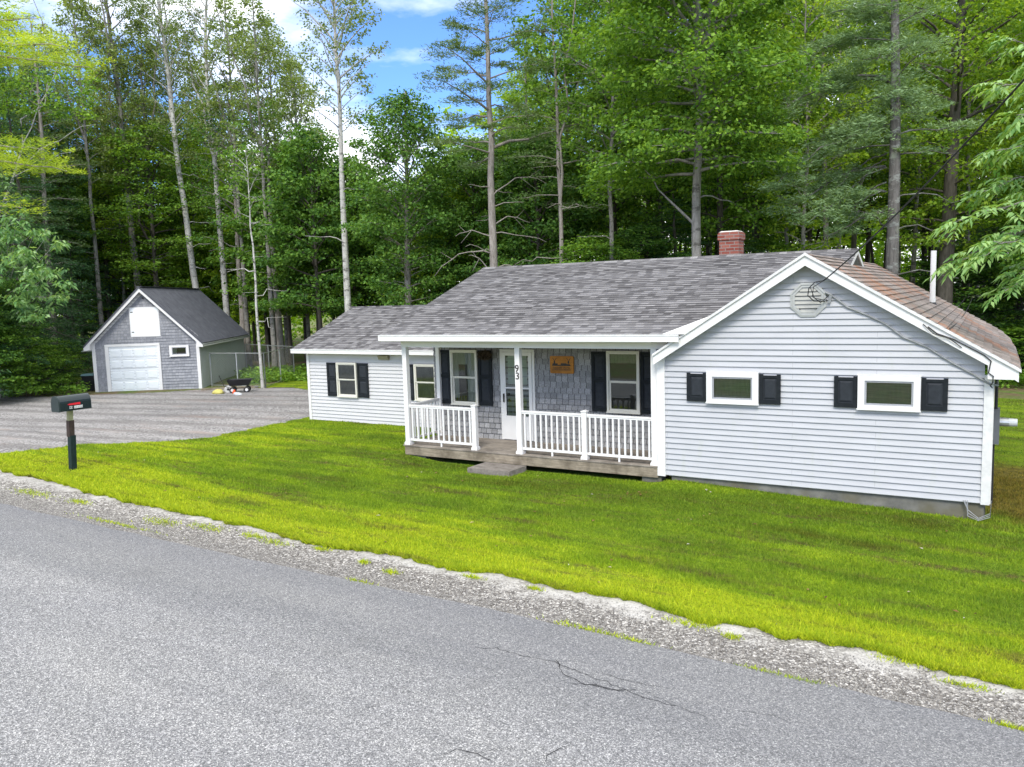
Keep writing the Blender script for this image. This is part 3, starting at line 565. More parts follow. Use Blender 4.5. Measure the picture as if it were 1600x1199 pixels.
# generic window -------------------------------------------------------------
def window(P,x0,x1,z0,z1,y,casing=.05,double=True,slider=False,backing=CURT,frame=WHITE,curt=None,name='window'):
    y-=.034; cz=casing if double else casing*.78
    d=.035; mb=MB()
    D=.045; mb.box(x0,x1,y-d,y+D,z1-cz,z1); mb.box(x0,x1,y-d,y+D,z0,z0+cz); mb.box(x0,x0+casing,y-d,y+D,z0+cz,z1-cz); mb.box(x1-casing,x1,y-d,y+D,z0+cz,z1-cz)
    mb.box(x0-.012,x1+.012,y-d-.012,y-d,z0-.004,z0+.022)
    wn=mb.build(name,frame,P)
    a,b,c,e=x0+casing,x1-casing,z0+cz,z1-cz; s=.035; zm=(c+e)/2+.01
    mb=MB()
    def ring(a,b,c,e,y0,y1,s=s):
        mb.box(a,b,y0,y1,e-s,e); mb.box(a,b,y0,y1,c,c+s); mb.box(a,a+s,y0,y1,c+s,e-s); mb.box(b-s,b,y0,y1,c+s,e-s)
    if double: ring(a,b,zm-.012,e,y-.018,y+.004,.03); ring(a,b,c,zm+.012,y+.0045,y+.02,.045)
    else: ring(a,b,c,e,y-.018,y+.004,.03)
    mb.build('sash',SASHG if not double else frame,wn)
    mb=MB()
    if double:
        mb.poly([(a+.03,y-.004,zm+.018),(b-.03,y-.004,zm+.018),(b-.03,y-.004,e-.03),(a+.03,y-.004,e-.03)]); mb.poly([(a+.045,y+.014,c+.045),(b-.045,y+.014,c+.045),(b-.045,y+.014,zm-.033),(a+.045,y+.014,zm-.033)])
    else: mb.poly([(a+.03,y-.004,c+.03),(b-.03,y-.004,c+.03),(b-.03,y-.004,e-.03),(a+.03,y-.004,e-.03)])
    mb.build('pane',GLASS,wn)
    # dark sheet stands for the unlit room, cloth or blind in front
    mb=MB(); mb.poly([(a,y+.030,c),(b,y+.030,c),(b,y+.030,e),(a,y+.030,e)]); mb.build('room_shade',ROOM,wn)
    if curt:
        mb=MB()
        for (c0,c1,c2,c3) in curt:
            xa,xb=a+(b-a)*c0,a+(b-a)*c1; za,zb=c+(e-c)*c2,c+(e-c)*c3; n=max(4,int((xb-xa)/.03))
            for i in range(n):
                p,q=xa+(xb-xa)*i/n,xa+(xb-xa)*(i+1)/n; o1,o2=(.010*(i%2)),(.010*((i+1)%2))
                mb.poly([(p,y+.0165+o1,za),(q,y+.0165+o2,za),(q,y+.0165+o2,zb),(p,y+.0165+o1,zb)])
        mb.build('curtain',backing,wn)
    return wn
def shutter(P,x0,x1,z0,z1,y,panels=2):
    mb=MB(); s=.065; d=.03
    mb.box(x0,x0+s,y-d,y,z0,z1); mb.box(x1-s,x1,y-d,y,z0,z1)
    if panels==2: mids=[(z0,z0+s*1.3),(z0+(z1-z0)*.52-s*.6,z0+(z1-z0)*.52+s*.6),(z1-s,z1)]
    else: mids=[(z0,z0+s*1.2),(z1-s,z1-.02)]
    for a,b in mids: mb.box(x0+s,x1-s,y-d,y,a,b)
    o=mb.build('shutter',BLACK,P)
    mb=MB()
    for i in range(len(mids)-1):
        a,b=mids[i][1],mids[i+1][0]; q=.03
        mb.poly([(x0+s,y-.010,a),(x1-s,y-.010,a),(x1-s,y-.010,b),(x0+s,y-.010,b)])
        X0,X1,Z0,Z1=x0+s+.012,x1-s-.012,a+.012,b-.012; A=[(X0,y-.010,Z0),(X1,y-.010,Z0),(X1,y-.010,Z1),(X0,y-.010,Z1)]; B=[(X0+q,y-.026,Z0+q),(X1-q,y-.026,Z0+q),(X1-q,y-.026,Z1-q),(X0+q,y-.026,Z1-q)]
        mb.poly(B)
        for k in range(4): mb.poly([A[k],A[(k+1)%4],B[(k+1)%4],B[k]])
    mb.build('shutter_panel',BLACK_PAN,o); return o
ys=-.034
for (a,b) in ((.785,1.73),(3.38,4.33)):
    window(H,a,b,1.44,2.015,ys,casing=.105,double=False,backing=BLIND,curt=[(0,1,0,1)] if a<1 else [(0,1,0,1)])
MB().box(.77,1.745,-.09,-.01,2.017,2.035).build('window_cap',WHITE_OLD,H); MB().box(3.365,4.345,-.09,-.01,2.017,2.035).build('window_cap',WHITE_OLD,H)
for a,b in ((.40,.775),(1.74,2.11),(3.0,3.37),(4.34,4.72)): shutter(H,a,b,1.46,1.995,ys-.004,1)
# octagonal vent
vx,vz,vr=2.555,3.30,.295; mb=MB()
def octo(r): return [(vx+r*math.cos(PI/8+k*PI/4),vz+r*math.sin(PI/8+k*PI/4)) for k in range(8)]
Oo,Oi,Om=octo(.318),octo(.235),octo(.28)
for k in range(8):
    j=(k+1)%8
    mb.poly([(Oo[k][0],-.045,Oo[k][1]),(Oo[j][0],-.045,Oo[j][1]),(Om[j][0],-.055,Om[j][1]),(Om[k][0],-.055,Om[k][1])][::-1])
    mb.poly([(Om[k][0],-.04,Om[k][1]),(Om[j][0],-.04,Om[j][1]),(Oi[j][0],-.045,Oi[j][1]),(Oi[k][0],-.045,Oi[k][1])][::-1])
    mb.poly([(Om[k][0],-.055,Om[k][1]),(Om[j][0],-.055,Om[j][1]),(Om[j][0],-.04,Om[j][1]),(Om[k][0],-.04,Om[k][1])])
    mb.poly([(Oo[k][0],-.045,Oo[k][1]),(Oo[j][0],-.045,Oo[j][1]),(Oo[j][0],0.01,Oo[j][1]),(Oo[k][0],.01,Oo[k][1])])
    mb.poly([(Oi[k][0],-.045,Oi[k][1]),(Oi[j][0],-.045,Oi[j][1]),(Oi[j][0],0.01,Oi[j][1]),(Oi[k][0],.01,Oi[k][1])][::-1])
ventm=plain('weathered_vent_plastic',(.40,.41,.40),.6,.1,8); vo=mb.build('gable_vent',ventm,H)
mb=MB()
for i in range(6):
    z=vz-.215+i*.072; hw=min(.225,.335-abs(z+.03-vz)) ; hw=min(.222,.222 if abs(z+.03-vz)<.09 else .222-(abs(z+.03-vz)-.09))
    mb.poly([(vx-hw,-.048,z),(vx+hw,-.048,z),(vx+hw,-.02,z+.062),(vx-hw,-.02,z+.062)])
mb.build('louvre',plain('tan_vent_slat',(.36,.36,.33),.6,.12,8),vo)
MB().poly([(x,-.019,z) for x,z in Oi][::-1]).build('vent_opening',DARK,vo)  # dark plate stands for the shade inside the vent
# porch windows
window(H,-5.96,-5.19,.935,2.27,YB-.030,casing=.040,frame=BEIGE,curt=[(.62,1,.05,1),(0,.25,.1,1),(.25,.62,.75,1)])
window(H,-1.845,-1.09,.935,2.28,YB-.030,casing=.040,frame=BEIGE,curt=[(.0,1,.82,1)],backing=BLIND)
for a,b in ((-6.34,-5.97),(-5.18,-4.80),(-2.22,-1.855),(-1.08,-.70)): shutter(H,a,b,.945,2.26,YB-.032,2)
# storm door with entry door behind
dx0,dx1,dz0,dz1=-4.57,-3.655,.165,2.29
mb=MB(); c=.06; mb.box(dx0,dx0+c,YB-.05,YB,dz0,dz1); mb.box(dx1-c,dx1,YB-.05,YB,dz0,dz1); mb.box(dx0+c,dx1-c,YB-.05,YB,dz1-c,dz1); df=mb.build('door_frame',WHITE,H)
a,b=dx0+c+.005,dx1-c-.005; z0,z1=dz0+.01,dz1-c-.005; yd=YB-.045
mb=MB(); s=.085; kz=z0+.56; mz=z0+1.20
mb.box(a,a+s,yd-.02,yd,z0,z1); mb.box(b-s,b,yd-.02,yd,z0,z1); mb.box(a+s,b-s,yd-.02,yd,z1-.08,z1); mb.box(a+s,b-s,yd-.02,yd,z0,kz); mb.box(a+s,b-s,yd-.02,yd,mz,mz+.035)
sd_=mb.build('storm_door',WHITE,H)
MB().poly([(a+s,yd-.008,kz),(b-s,yd-.008,kz),(b-s,yd-.008,z1-.08),(a+s,yd-.008,z1-.08)]).build('pane',GLASS,sd_)
mb=MB(); mb.box(a+.02,a+.045,yd-.055,yd-.02,z0+.88,z0+1.08); mb.build('handle',DARK,sd_)
ed=MB().poly([(a+.05,YB-.022,z0),(b-.05,YB-.022,z0),(b-.05,YB-.022,z1),(a+.05,YB-.022,z1)]).build('entry_door',plain('grey_door_paint',(.50,.52,.53),.5,.05),H)
mb=MB()
for zz in (1.30,1.50,1.70,1.9): mb.box(a+.14,b-.14,YB-.034,YB-.024,z0+zz,z0+zz+.18)
mb.build('door_light',plain('pale_door_curtain',(.66,.74,.66),.6,.05),ed)  # pale green-white panels in the door
for zz in (.92,1.06): MB().tube([(a+.14,YB-.022,z0+zz),(a+.14,YB-.052,z0+zz)],.035,10).build('knob',DARK,ed)
# porch light and hanging dark basket
lt=MB(); lt.tube([(-4.95,YB-.45,2.555),(-4.95,YB-.45,2.50),(-4.95,YB-.45,2.44)],[.09,.085,.05],12); lt.build('porch_light',plain('white_lamp_glass',(.75,.76,.70),.3,.03),H)
# deck
dk=MB(); n=10
for i in range(n):
    y0=-.05+i*(1.41+.03)/n; dk.box(-6.42,-.19,y0+.003,y0+(1.44)/n-.003,.125,.152)
deck=dk.build('porch_deck',DECKW,H)
mb=MB(); mb.box(-6.38,-3.1,-.03,.01,-.075,.1245); mb.box(-3.096,-.2,-.03,.01,-.078,.1245); mb.box(-6.38,-6.34,.01,1.4,-.07,.1245); mb.box(-.24,-.2,.01,.2,-.075,.1245); mb.build('rim_board',RIMW,deck)
mb=MB(); 
for x in (-6.25,-.55): MB().box(x,x+.4,.03,.3,-.4,-.076).build('deck_block',CONC,deck)
MB().box(-6.2,-.05,1.25,1.4,-.4,.12).build('foundation',plain('underfloor_shade',(.03,.028,.025),.95,.2),H)  # near-black backing paints the shade in the gap below the deck
# posts
def post(x,y,z0,z1,w_,foot=True,cap=False,name='porch_post'):
    mb=MB(); mb.box(x-w_/2,x+w_/2,y-w_/2,y+w_/2,z0,z1)
    if foot: mb.box(x-w_/2-.022,x+w_/2+.022,y-w_/2-.022,y+w_/2+.022,z0,z0+.05); mb.box(x-w_/2-.012,x+w_/2+.012,y-w_/2-.012,y+w_/2+.012,z0+.0505,z0+.07)
    if cap: mb.box(x-w_/2-.012,x+w_/2+.012,y-w_/2-.012,y+w_/2+.012,z1,z1+.02); mb.prism([(x-w_/2,y-w_/2,z1+.0205),(x+w_/2,y-w_/2,z1+.0205),(x,y-w_/2,z1+.04)],(0,w_,0))
    return mb.build(name,VINYL,H)
PY=.055
post(-6.315,PY,.153,2.424,.115); post(-6.315,1.34,.153,2.424,.10,False); p93=post(-3.31,PY,.153,2.424,.115); post(-.275,PY,.153,2.424,.115)
post(-4.465,PY,.153,1.13,.105,True,True,'newel_post'); post(-1.785,PY,.153,1.13,.105,True,True,'newel_post')
def textobj(s_,size,loc,rot,mat,parent,name,ext=.003,font_scale=1):
    cu=bpy.data.curves.new('t','FONT'); cu.body=s_; cu.size=size; cu.extrude=ext; cu.align_x='CENTER'; cu.align_y='CENTER'; cu.offset=.002
    ob=bpy.data.objects.new('t',cu); C0.collection.objects.link(ob); dg=bpy.context.evaluated_depsgraph_get(); me=bpy.data.meshes.new_from_object(ob.evaluated_get(dg)); bpy.data.objects.remove(ob)
    me.materials.clear(); me.materials.append(mat); o=bpy.data.objects.new(name,me); o.location=loc; o.rotation_euler=rot; link(o,parent); return o
textobj('9',.21,(-3.315,-.007,1.985),(PI/2,0,0),DARK,p93,'digit'); textobj('3',.21,(-3.305,-.007,1.825),(PI/2,0,0),DARK,p93,'digit')
def railing(p0,p1,n,foot=True):
    p0=np.array(p0,float); p1=np.array(p1,float); d=p1-p0; Ln=np.linalg.norm(d); e=d/Ln; q=np.array([-e[1],e[0],0])
    mb=MB(); mb.obox(p0-q*.028+np.array([0,0,1.055]),d,q*.056,(0,0,.035)); mb.obox(p0-q*.018+np.array([0,0,1.02]),d,q*.036,(0,0,.0345)); bt=MB(); bt.obox(p0-q*.02+np.array([0,0,.245]),d,q*.04,(0,0,.05))
    if foot: bt.obox(p0+e*(Ln/2-.02)-q*.015+np.array([0,0,.153]),e*.035,q*.03,(0,0,.091))
    r_=mb.build('railing',VINYL,H); bt.build('bottom_rail',VINYL,r_)
    me=None
    for i in range(n):
        c=p0+e*(Ln*(i+.5)/n)
        if me is None:
            mb=MB(); mb.obox(-e*.018-q*.015+np.array([0,0,.296]),e*.036,q*.03,(0,0,.723)); b_=mb.build('baluster',VINYL,r_); me=b_.data
        else: b_=bpy.data.objects.new('baluster',me); link(b_,r_)
        b_.location=c
railing((-6.257,PY,0),(-4.518,PY,0),14 if False else 12); railing((-3.252,PY,0),(-1.838,PY,0),11); railing((-1.732,PY,0),(-.333,PY,0),11); railing((-6.315,.113,0),(-6.315,1.29,0),9,False)
# chimney, vent pipe
mb=MB()
def uvbox(mb,x0,x1,y0,y1,z0,z1):
    for f,uv in (([(x0,y0,z0),(x1,y0,z0),(x1,y0,z1),(x0,y0,z1)],0),([(x1,y0,z0),(x1,y1,z0),(x1,y1,z1),(x1,y0,z1)],1),([(x1,y1,z0),(x0,y1,z0),(x0,y1,z1),(x1,y1,z1)],0),([(x0,y1,z0),(x0,y0,z0),(x0,y0,z1),(x0,y1,z1)],1)):
        mb.poly(f,[(p[0] if uv==0 else p[1]+.1,p[2]) for p in f])
    mb.poly([(x0,y0,z1),(x1,y0,z1),(x1,y1,z1),(x0,y1,z1)]); mb.poly([(x0,y1,z0),(x1,y1,z0),(x1,y0,z0),(x0,y0,z0)])
uvbox(mb,-.36,.10,4.7,5.16,4.0,4.69); uvbox(mb,-.39,.13,4.67,5.19,4.69,4.84); uvbox(mb,-.37,.11,4.69,5.17,4.8401,4.875)
ch=mb.build('chimney',BRICK,H)
MB().prism([(-.36,4.7,4.876),(.10,4.7,4.876),(.06,4.74,4.90),(-.32,4.74,4.90)],(0,.4,0)).build('chimney_cap',plain('pale_mortar',(.55,.52,.48),.9,.1,8),ch)
px_,py_,pz_=4.19,4.97,3.08
vp=MB().tube([(px_,py_,pz_-.15),(px_,py_,pz_+.12)],.062,14).tube([(px_,py_,pz_+.12),(px_,py_,pz_+1.13)],.056,14).build('vent_pipe',VINYL,H)
MB().tube([(px_,py_,pz_-.12),(px_,py_,pz_+.03)],[.12,.07],12).build('pipe_boot',DARK,vp)
# ---- left wing
WY=3.3
mb=MB(); lapped(mb,[(-12.56,-.07),(-6.46,-.07),(-6.46,2.02),(-12.56,2.02)],(0,WY,0),EX,EZ,NF,.106,.032,v0=-.07); mb.build('wing_wall',SIDING_W,H,label='white lap-sided wall of the low left wing')
mb=MB(); lapped(mb,[(-8.4,-.07),(-3.35,-.07),(-3.35,2.02),(-5.85,3.2),(-8.4,2.02)],(-12.6,0,0),(0,-1,0),EZ,(-1,0,0),.106,.016,v0=-.07); mb.build('wing_side_wall',SIDING_W,H)
MB().box(-12.65,-12.555,WY-.045,WY+.06,-.08,2.02).build('corner_board',WHITE,H)
MB().box(-12.6,-6.5,WY+.03,WY+.2,-.4,-.075).build('foundation',CONC,H)
sw=(3.3-2.1)/(5.85-3.0); tw=math.atan(sw); Lw=2.85/math.cos(tw)
mb=MB(); lapped(mb,[(-12.99,0),(-6.4,0),(-6.4,Lw),(-12.99,Lw)],(0,3.0,2.1),EX,(0,math.cos(tw),math.sin(tw)),(0,-math.sin(tw),math.cos(tw)),.125,.018); mb.build('wing_roof',ROOF,H,label='grey shingled front slope of the low left wing')
mb=MB(); lapped(mb,[(6.4,0),(12.99,0),(12.99,Lw),(6.4,Lw)],(0,8.7,2.1),(-1,0,0),(0,-math.cos(tw),math.sin(tw)),(0,math.sin(tw),math.cos(tw)),.125,.018); mb.build('wing_roof',ROOF,H)
MB().box(-12.99,-6.4,5.77,5.93,3.275,3.318).build('ridge_cap',ROOF,H)
MB().box(-13.0,-6.47,2.965,2.995,1.985,2.105).build('fascia',WHITE,H); MB().box(-13.0,-6.47,2.955,2.964,2.085,2.115).build('drip_edge',WHITE_OLD,H)
MB().box(-12.98,-6.47,2.996,3.29,1.99,2.002).build('soffit',WHITE,H)
mb=MB(); mb.prism([(-12.995,2.97,2.085),(-12.995,5.85,3.285),(-12.995,8.73,2.085),(-12.995,8.73,1.97),(-12.995,5.85,3.16),(-12.995,2.97,1.985)],(.03,0,0)); mb.build('rake_board',WHITE,H)
window(H,-11.42,-10.65,.68,1.71,WY-.030,casing=.040,frame=BEIGE,curt=[(0,1,.0,1)],backing=SCREEN); window(H,-8.53,-7.78,.68,1.71,WY-.030,casing=.040,frame=BEIGE,curt=[(0,1,0,1)],backing=SCREEN)
for a,b in ((-11.83,-11.43),(-10.64,-10.23),(-8.94,-8.54),(-7.77,-7.37)): shutter(H,a,b,.69,1.70,WY-.034,2)
mb=MB(); mb.prism([(-9.78,3.2,1.82),(-9.78,3.275,1.82),(-9.78,3.275,1.95),(-9.78,3.16,1.93)],(.36,0,0)); mb.build('wall_light',plain('dull_brass_lamp',(.30,.27,.19),.5,.1),H)
# meter box with clear globe on the right wall
mb=MB(); mb.box(5.34,5.46,1.2,1.5,.75,1.35); mt=mb.build('meter_box',plain('grey_meter_box',(.12,.13,.14),.5,.15),H)
MB().tube([(5.46,1.35,1.12),(5.60,1.35,1.12)],.075,14).build('meter_collar',GALV,mt); MB().tube([(5.60,1.35,1.12),(5.72,1.35,1.12)],[.07,.065],14).build('meter_glass',plain('frosted_meter_glass',(.50,.53,.53),.2,.05),mt)
MB().tube([(5.40,1.3,1.35),(5.40,1.3,2.05)],.025,8).tube([(5.38,1.3,.75),(5.38,1.3,-.3)],.02,8).build('conduit',WIRE,mt)
# ------------------------------------------------------------------ things on and by the house
sg=empty('wall_sign',(-2.945,YB-.03,1.955),label='rectangular varnished wood plaque with dark carved antlers and lettering on the porch wall',cat='sign')
mb=MB(); x,z=.295,.195; r_=.035; out_=[]
for cx_,cz_,a0 in ((x-r_,z-r_,0),(-x+r_,z-r_,90),(-x+r_,-z+r_,180),(x-r_,-z+r_,270)):
    for k in range(4): a=math.radians(a0+k*30); out_.append((cx_+r_*math.cos(a),0,cz_+r_*math.sin(a)))
mb.prism(out_,(0,-.03,0)); mb.build('board',PLAQ,sg)
mb=MB(); yy=-.0335
for (a,b,c,d_) in ((-.24,.22,-.025,.0),(-.23,-.1,0,.03),(-.02,.12,0,.035),(.12,.2,0,.02)): mb.box(a,b,yy,-.0305,c,d_)
for s,cx_ in ((-1,-.18),(1,.17)):
    mb.box(cx_-.018,cx_+.018,yy,-.0305,.03,.085)
    for (da,h_) in ((-.05,.155),(-.028,.13),(.03,.13),(.052,.15)): mb.prism([(cx_,yy,.08),(cx_+.008,yy,.08),(cx_+da+.006,yy,h_),(cx_+da-.006,yy,h_)],(0,.003,0))
mb.build('carving',DARK,sg)
mb=MB(); rr=random.Random(4); x=-.22
while x<.20:
    w1=rr.choice((.018,.026)); mb.box(x,x+.008,yy,-.0305,-.105,-.05)
    if rr.random()<.7: mb.box(x+.008,x+w1,yy,-.0305,-.06,-.05)
    if rr.random()<.6: mb.box(x+.008,x+w1,yy,-.0305,-.105,-.096)
    x+=w1+.012+(.02 if rr.random()<.15 else 0)
mb.box(-.24,.22,yy,-.0305,-.122,-.114); mb.build('lettering',DARK,sg)
# dark hanging wreath by the door
bk=empty('hanging_basket',(-4.86,YB-.25,2.16),label='dark brown hanging basket of dry twigs beside the porch light',cat='basket')
r=np.random.default_rng(3); n=1600; d=r.normal(0,1,(n,3)); d/=np.linalg.norm(d,axis=1)[:,None]; p=d*r.uniform(.05,.135,n)[:,None]*np.array([1.25,1,.8]); s=r.normal(0,.012,(n,3)); q=r.normal(0,.03,(n,3))
npmesh('basket',np.stack([p-s,p+s,p+q],1).reshape(-1,3),np.arange(3*n).reshape(-1,3),plain('dry_twig',(.05,.035,.02),.9,.4,8),bk)
MB().tube([(0,0,.08),(0,0,.39)],.006,6).build('hook',DARK,bk)
# stone step
mb=MB(); zg=-.20; mb.prism([(-4.16,-.76,zg),(-3.14,-.74,zg),(-3.10,-.10,zg),(-4.12,-.10,zg)][::-1],(0,0,.135)); mb.build('stone_step',STEP,label='flat brown stone slab step lying in front of the porch opening',cat='step')
# service cables
def sag(a,b,s,n=16):
    a,b=np.array(a,float),np.array(b,float); return [a+(b-a)*k/n-np.array([0,0,4*s*(k/n)*(1-k/n)]) for k in range(n+1)]
hookp=(2.62,-.30,3.34)
far_=pt(1640,80,7.5)
mb=MB(); mb.tube(sag((2.86,-.34,3.62),far_,.10,22),.011,6)
mb.tube([(2.86,-.34,3.62),(2.72,-.33,3.60),(2.62,-.32,3.50),(2.60,-.30,3.38),(2.68,-.2,3.28),(2.84,-.07,3.27)],.009,6); mb.tube([(2.86,-.34,3.62),(2.70,-.36,3.52),(2.68,-.33,3.36),(2.78,-.15,3.25),(2.88,-.06,3.35)],.007,6); mb.tube([(2.64,-.32,3.52),(2.7,-.25,3.33),(2.9,-.07,3.28)],.006,6)
tag(mb.build('power_cable',WIRE),'black power cable sagging from the right down to the gable peak','cable')
mb=MB(); pts=[(2.90,-.045,3.40),(3.05,-.045,3.28),(3.2,-.05,3.16),(3.5,-.05,3.03),(3.78,-.045,2.88),(4.05,-.05,2.66),(4.4,-.045,2.50),(4.75,-.05,2.26),(5.1,-.045,2.05),(5.28,-.05,1.93),(5.40,-.02,1.9),(5.40,.6,1.9)]
mb.tube(pts,.016,8); mb.tube([(2.84,-.06,3.42),(2.93,-.06,3.38),(2.9,-.06,3.24)],.03,6)
tag(mb.build('wall_conduit',CABLE),'grey cable running down the gable siding from the vent to the right corner','cable')
mb=MB(); bz=lambda x:zr(x)-.10
mb.tube([(4.42,-.265,bz(4.42)),(4.55,-.27,bz(4.55)-.03),(4.78,-.265,bz(4.78)+.02),(5.2,-.262,bz(5.2)+.03),(5.30,-.265,bz(5.3)),(5.27,-.27,2.12),(5.335,-.27,2.07),(5.33,-.262,1.97),(5.30,-.05,1.9),(5.33,-.04,1.86)],.010,6)
mb.tube([(4.35,-.27,bz(4.35)),(4.5,-.3,bz(4.5)-.06),(4.72,-.29,bz(4.72)),(4.9,-.27,bz(4.9)-.04)],.008,6)
tag(mb.build('telephone_wire',WIRE),'black telephone wire looping along the right rake board and its corner','cable')
mb=MB(); mb.tube(sag((4.40,-.2,zr(4.4)+.03),tuple(pt(1508,466,26)),.15,14),.010,6); mb.tube(sag((4.72,-.2,zr(4.7)+.03),tuple(pt(1520,463,26)),.15,14),.008,6)
tag(mb.build('roof_wire',WIRE),'pair of thin wires crossing above the brown roof slope','cable')
mb=MB()
for k in range(3): mb.tube([(4.98+.03*k,-.05,.03),(5.05,-.07,-.12-.05*k),(5.2,-.08,-.24-.02*k),(5.36,-.06,-.15-.03*k),(5.37,-.05,.06)],.007,6)
tag(mb.build('cable_coil',CABLE),'loose loops of grey cable hanging at the foot of the right corner','cable')
# ------------------------------------------------------------------ GARAGE
ga=math.radians(35.38); G=empty('garage',(-29.25,6.82,-.25),ga,label='small blue-grey shingled garage with black metal roof and white overhead door',cat='garage')
GW,GD=4.61,8.2; EV=2.32; RG=4.62
mb=MB(); lapped(mb,[(0,0),(GW,0),(GW,EV+.1),(GW/2,RG-.06),(0,EV+.1)],(0,0,0),EX,EZ,NF,.13,.036); mb.build('front_wall',GSHINGLE,G)
mb=MB(); lapped(mb,[(0,0),(GD,0),(GD,EV),(0,EV)],(GW,0,0),(0,1,0),EZ,(1,0,0),.115,.035); mb.build('side_wall',SIDING_G,G,label='weathered grey lap-sided right wall')
mb=MB(); lapped(mb,[(-GD,0),(0,0),(0,EV),(-GD,EV)],(0,0,0),(0,-1,0),EZ,(-1,0,0),.115,.016); mb.build('side_wall',SIDING_G,G); MB().prism([(0,GD,0),(GW,GD,0),(GW,GD,EV),(GW/2,GD,RG-.1),(0,GD,EV)],(0,.05,0)).build('back_wall',SIDING_G,G)
mb=MB(); mb.box(-.03,.11,-.05,.02,0,EV); mb.build('corner_board',WHITE,G); mb=MB(); mb.box(GW-.11,GW+.03,-.05,.02,0,EV); mb.box(GW-.0,GW+.03,.02,.12,0,EV); mb.build('corner_board',WHITE,G)
ov=.27; sg_=(RG-EV)/(GW/2); 
def gz_(x): return RG-sg_*abs(x-GW/2)
for s in (-1,1):
    xe=GW/2+s*(GW/2+ov); mb=MB(); th_=math.atan(sg_); n_=int((GD+.6)/.27); N3=np.array([s*math.sin(th_),0,math.cos(th_)])
    # corrugated sheet: profile along y
    ys_=np.linspace(-.32,GD+.28,n_*4+1); prof=[.045 if k%4==1 else 0 for k in range(len(ys_))]
    for k in range(len(ys_)-1):
        a=np.array([GW/2,ys_[k],RG+.03])+N3*prof[k]; b=np.array([GW/2,ys_[k+1],RG+.03])+N3*prof[k+1]; c_=np.array([xe,ys_[k+1],gz_(xe)+.03])+N3*prof[k+1]; d_=np.array([xe,ys_[k],gz_(xe)+.03])+N3*prof[k]
        mb.poly([a,b,c_,d_] if s<0 else [a,d_,c_,b])
    mb.prism([(GW/2,-.34,RG+.055),(xe,-.34,gz_(xe)+.055),(xe,-.34,gz_(xe)-.03),(GW/2,-.34,RG-.03)],(0,.02,0)); mb.build('roof',METAL,G,label='black ribbed metal roof slope')
    mb=MB(); mb.prism([(GW/2,-.315,RG-.02),(xe,-.315,gz_(xe)-.02),(xe,-.315,gz_(xe)-.17),(GW/2,-.315,RG-.19)],(0,.03,0)); mb.prism([(GW/2,-.03,RG-.13),(xe-s*ov,-.03,gz_(xe-s*ov)-.13),(xe-s*ov,-.03,gz_(xe-s*ov)-.27),(GW/2,-.03,RG-.29)],(0,.02,0)); mb.build('rake_board',WHITE,G)
    mb=MB(); mb.prism([(xe,-.31,gz_(xe)-.02),(xe,-.31,gz_(xe)-.15),(GW/2+s*GW/2,-.31,gz_(xe)-.13),(GW/2+s*GW/2,-.31,gz_(GW/2+s*GW/2)-.1)],(0,.3,0)); mb.box(min(xe,xe-s*.03),max(xe,xe-s*.03),-.28,GD+.25,gz_(xe)-.14,gz_(xe)+.0); mb.build('fascia',WHITE,G)
    MB().prism([(GW/2,-.28,RG-.04),(xe,-.28,gz_(xe)-.04),(xe,-.28,gz_(xe)-.07),(GW/2,-.28,RG-.07)],(0,GD+.5,0)).build('roof_deck',plain('dim_roof_deck',(.2,.19,.17),.9,.2),G)
MB().box(GW/2-.12,GW/2+.12,-.33,GD+.28,RG+.035,RG+.06).build('ridge_cap',METAL,G)
a,b,h_=.53,2.92,2.03
mb=MB(); mb.box(a,a+.16,-.065,.02,0,h_); mb.box(b-.13,b,-.065,.02,0,h_); mb.box(a,b,-.07,.02,h_-.005,h_+.10); mb.build('door_trim',WHITE,G)
mb=MB(); a2,b2=a+.165,b-.135; mb.box(a2,b2,-.034,.02,.02,h_-.01)
for r_i in range(4):
    for c_i in range(4):
        x0=a2+.05+c_i*(b2-a2-.03)/4; x1=x0+(b2-a2-.03)/4-.07; z0=.07+r_i*(h_-.05)/4; z1=z0+(h_-.05)/4-.15; A=[(x0,-.0345,z0),(x1,-.0345,z0),(x1,-.0345,z1),(x0,-.0345,z1)]; q=.03; B=[(x0+q,-.05,z0+q),(x1-q,-.05,z0+q),(x1-q,-.05,z1-q),(x0+q,-.05,z1-q)]
        mb.poly(B)
        for k in range(4): mb.poly([A[k],A[(k+1)%4],B[(k+1)%4],B[k]])
gd=mb.build('garage_door',plain('white_door_enamel',(.70,.74,.76),.4,.03),G)
mb=MB()
for k in range(1,4): mb.box(a2,b2,-.037,-.0345,.02+k*(h_-.03)/4-.006,.02+k*(h_-.03)/4+.004)
mb.build('section_joint',plain('grey_joint',(.35,.37,.38),.6,.05),gd)
mb=MB(); mb.box(1.74,2.95,-.05,-.015,2.47,3.72); ht=mb.build('loft_hatch',plain('white_hatch_board',(.78,.81,.83),.5,.03,2,stretch=(8,1,1)),G)
mb=MB(); 
for (x0,x1,z0,z1) in ((1.70,1.74,2.43,3.76),(2.95,2.99,2.43,3.76),(1.74,2.95,2.43,2.47),(1.74,2.95,3.72,3.76)): mb.box(x0,x1,-.045,-.012,z0,z1)
mb.build('hatch_trim',WHITE,ht)
mb=MB(); mb.box(1.76,1.86,-.06,-.0505,2.63,2.67); mb.box(1.76,1.86,-.06,-.0505,3.52,3.56); mb.build('hinge',DARK,ht)
window(G,3.34,4.19,1.50,2.0,-.04,casing=.11,double=False,backing=CURT,curt=[(0.05,.3,0,.9)])
MB().tube([(2.35,-.03,4.17),(2.35,-.1,4.15)],.03,8).build('gable_light',DARK,G)
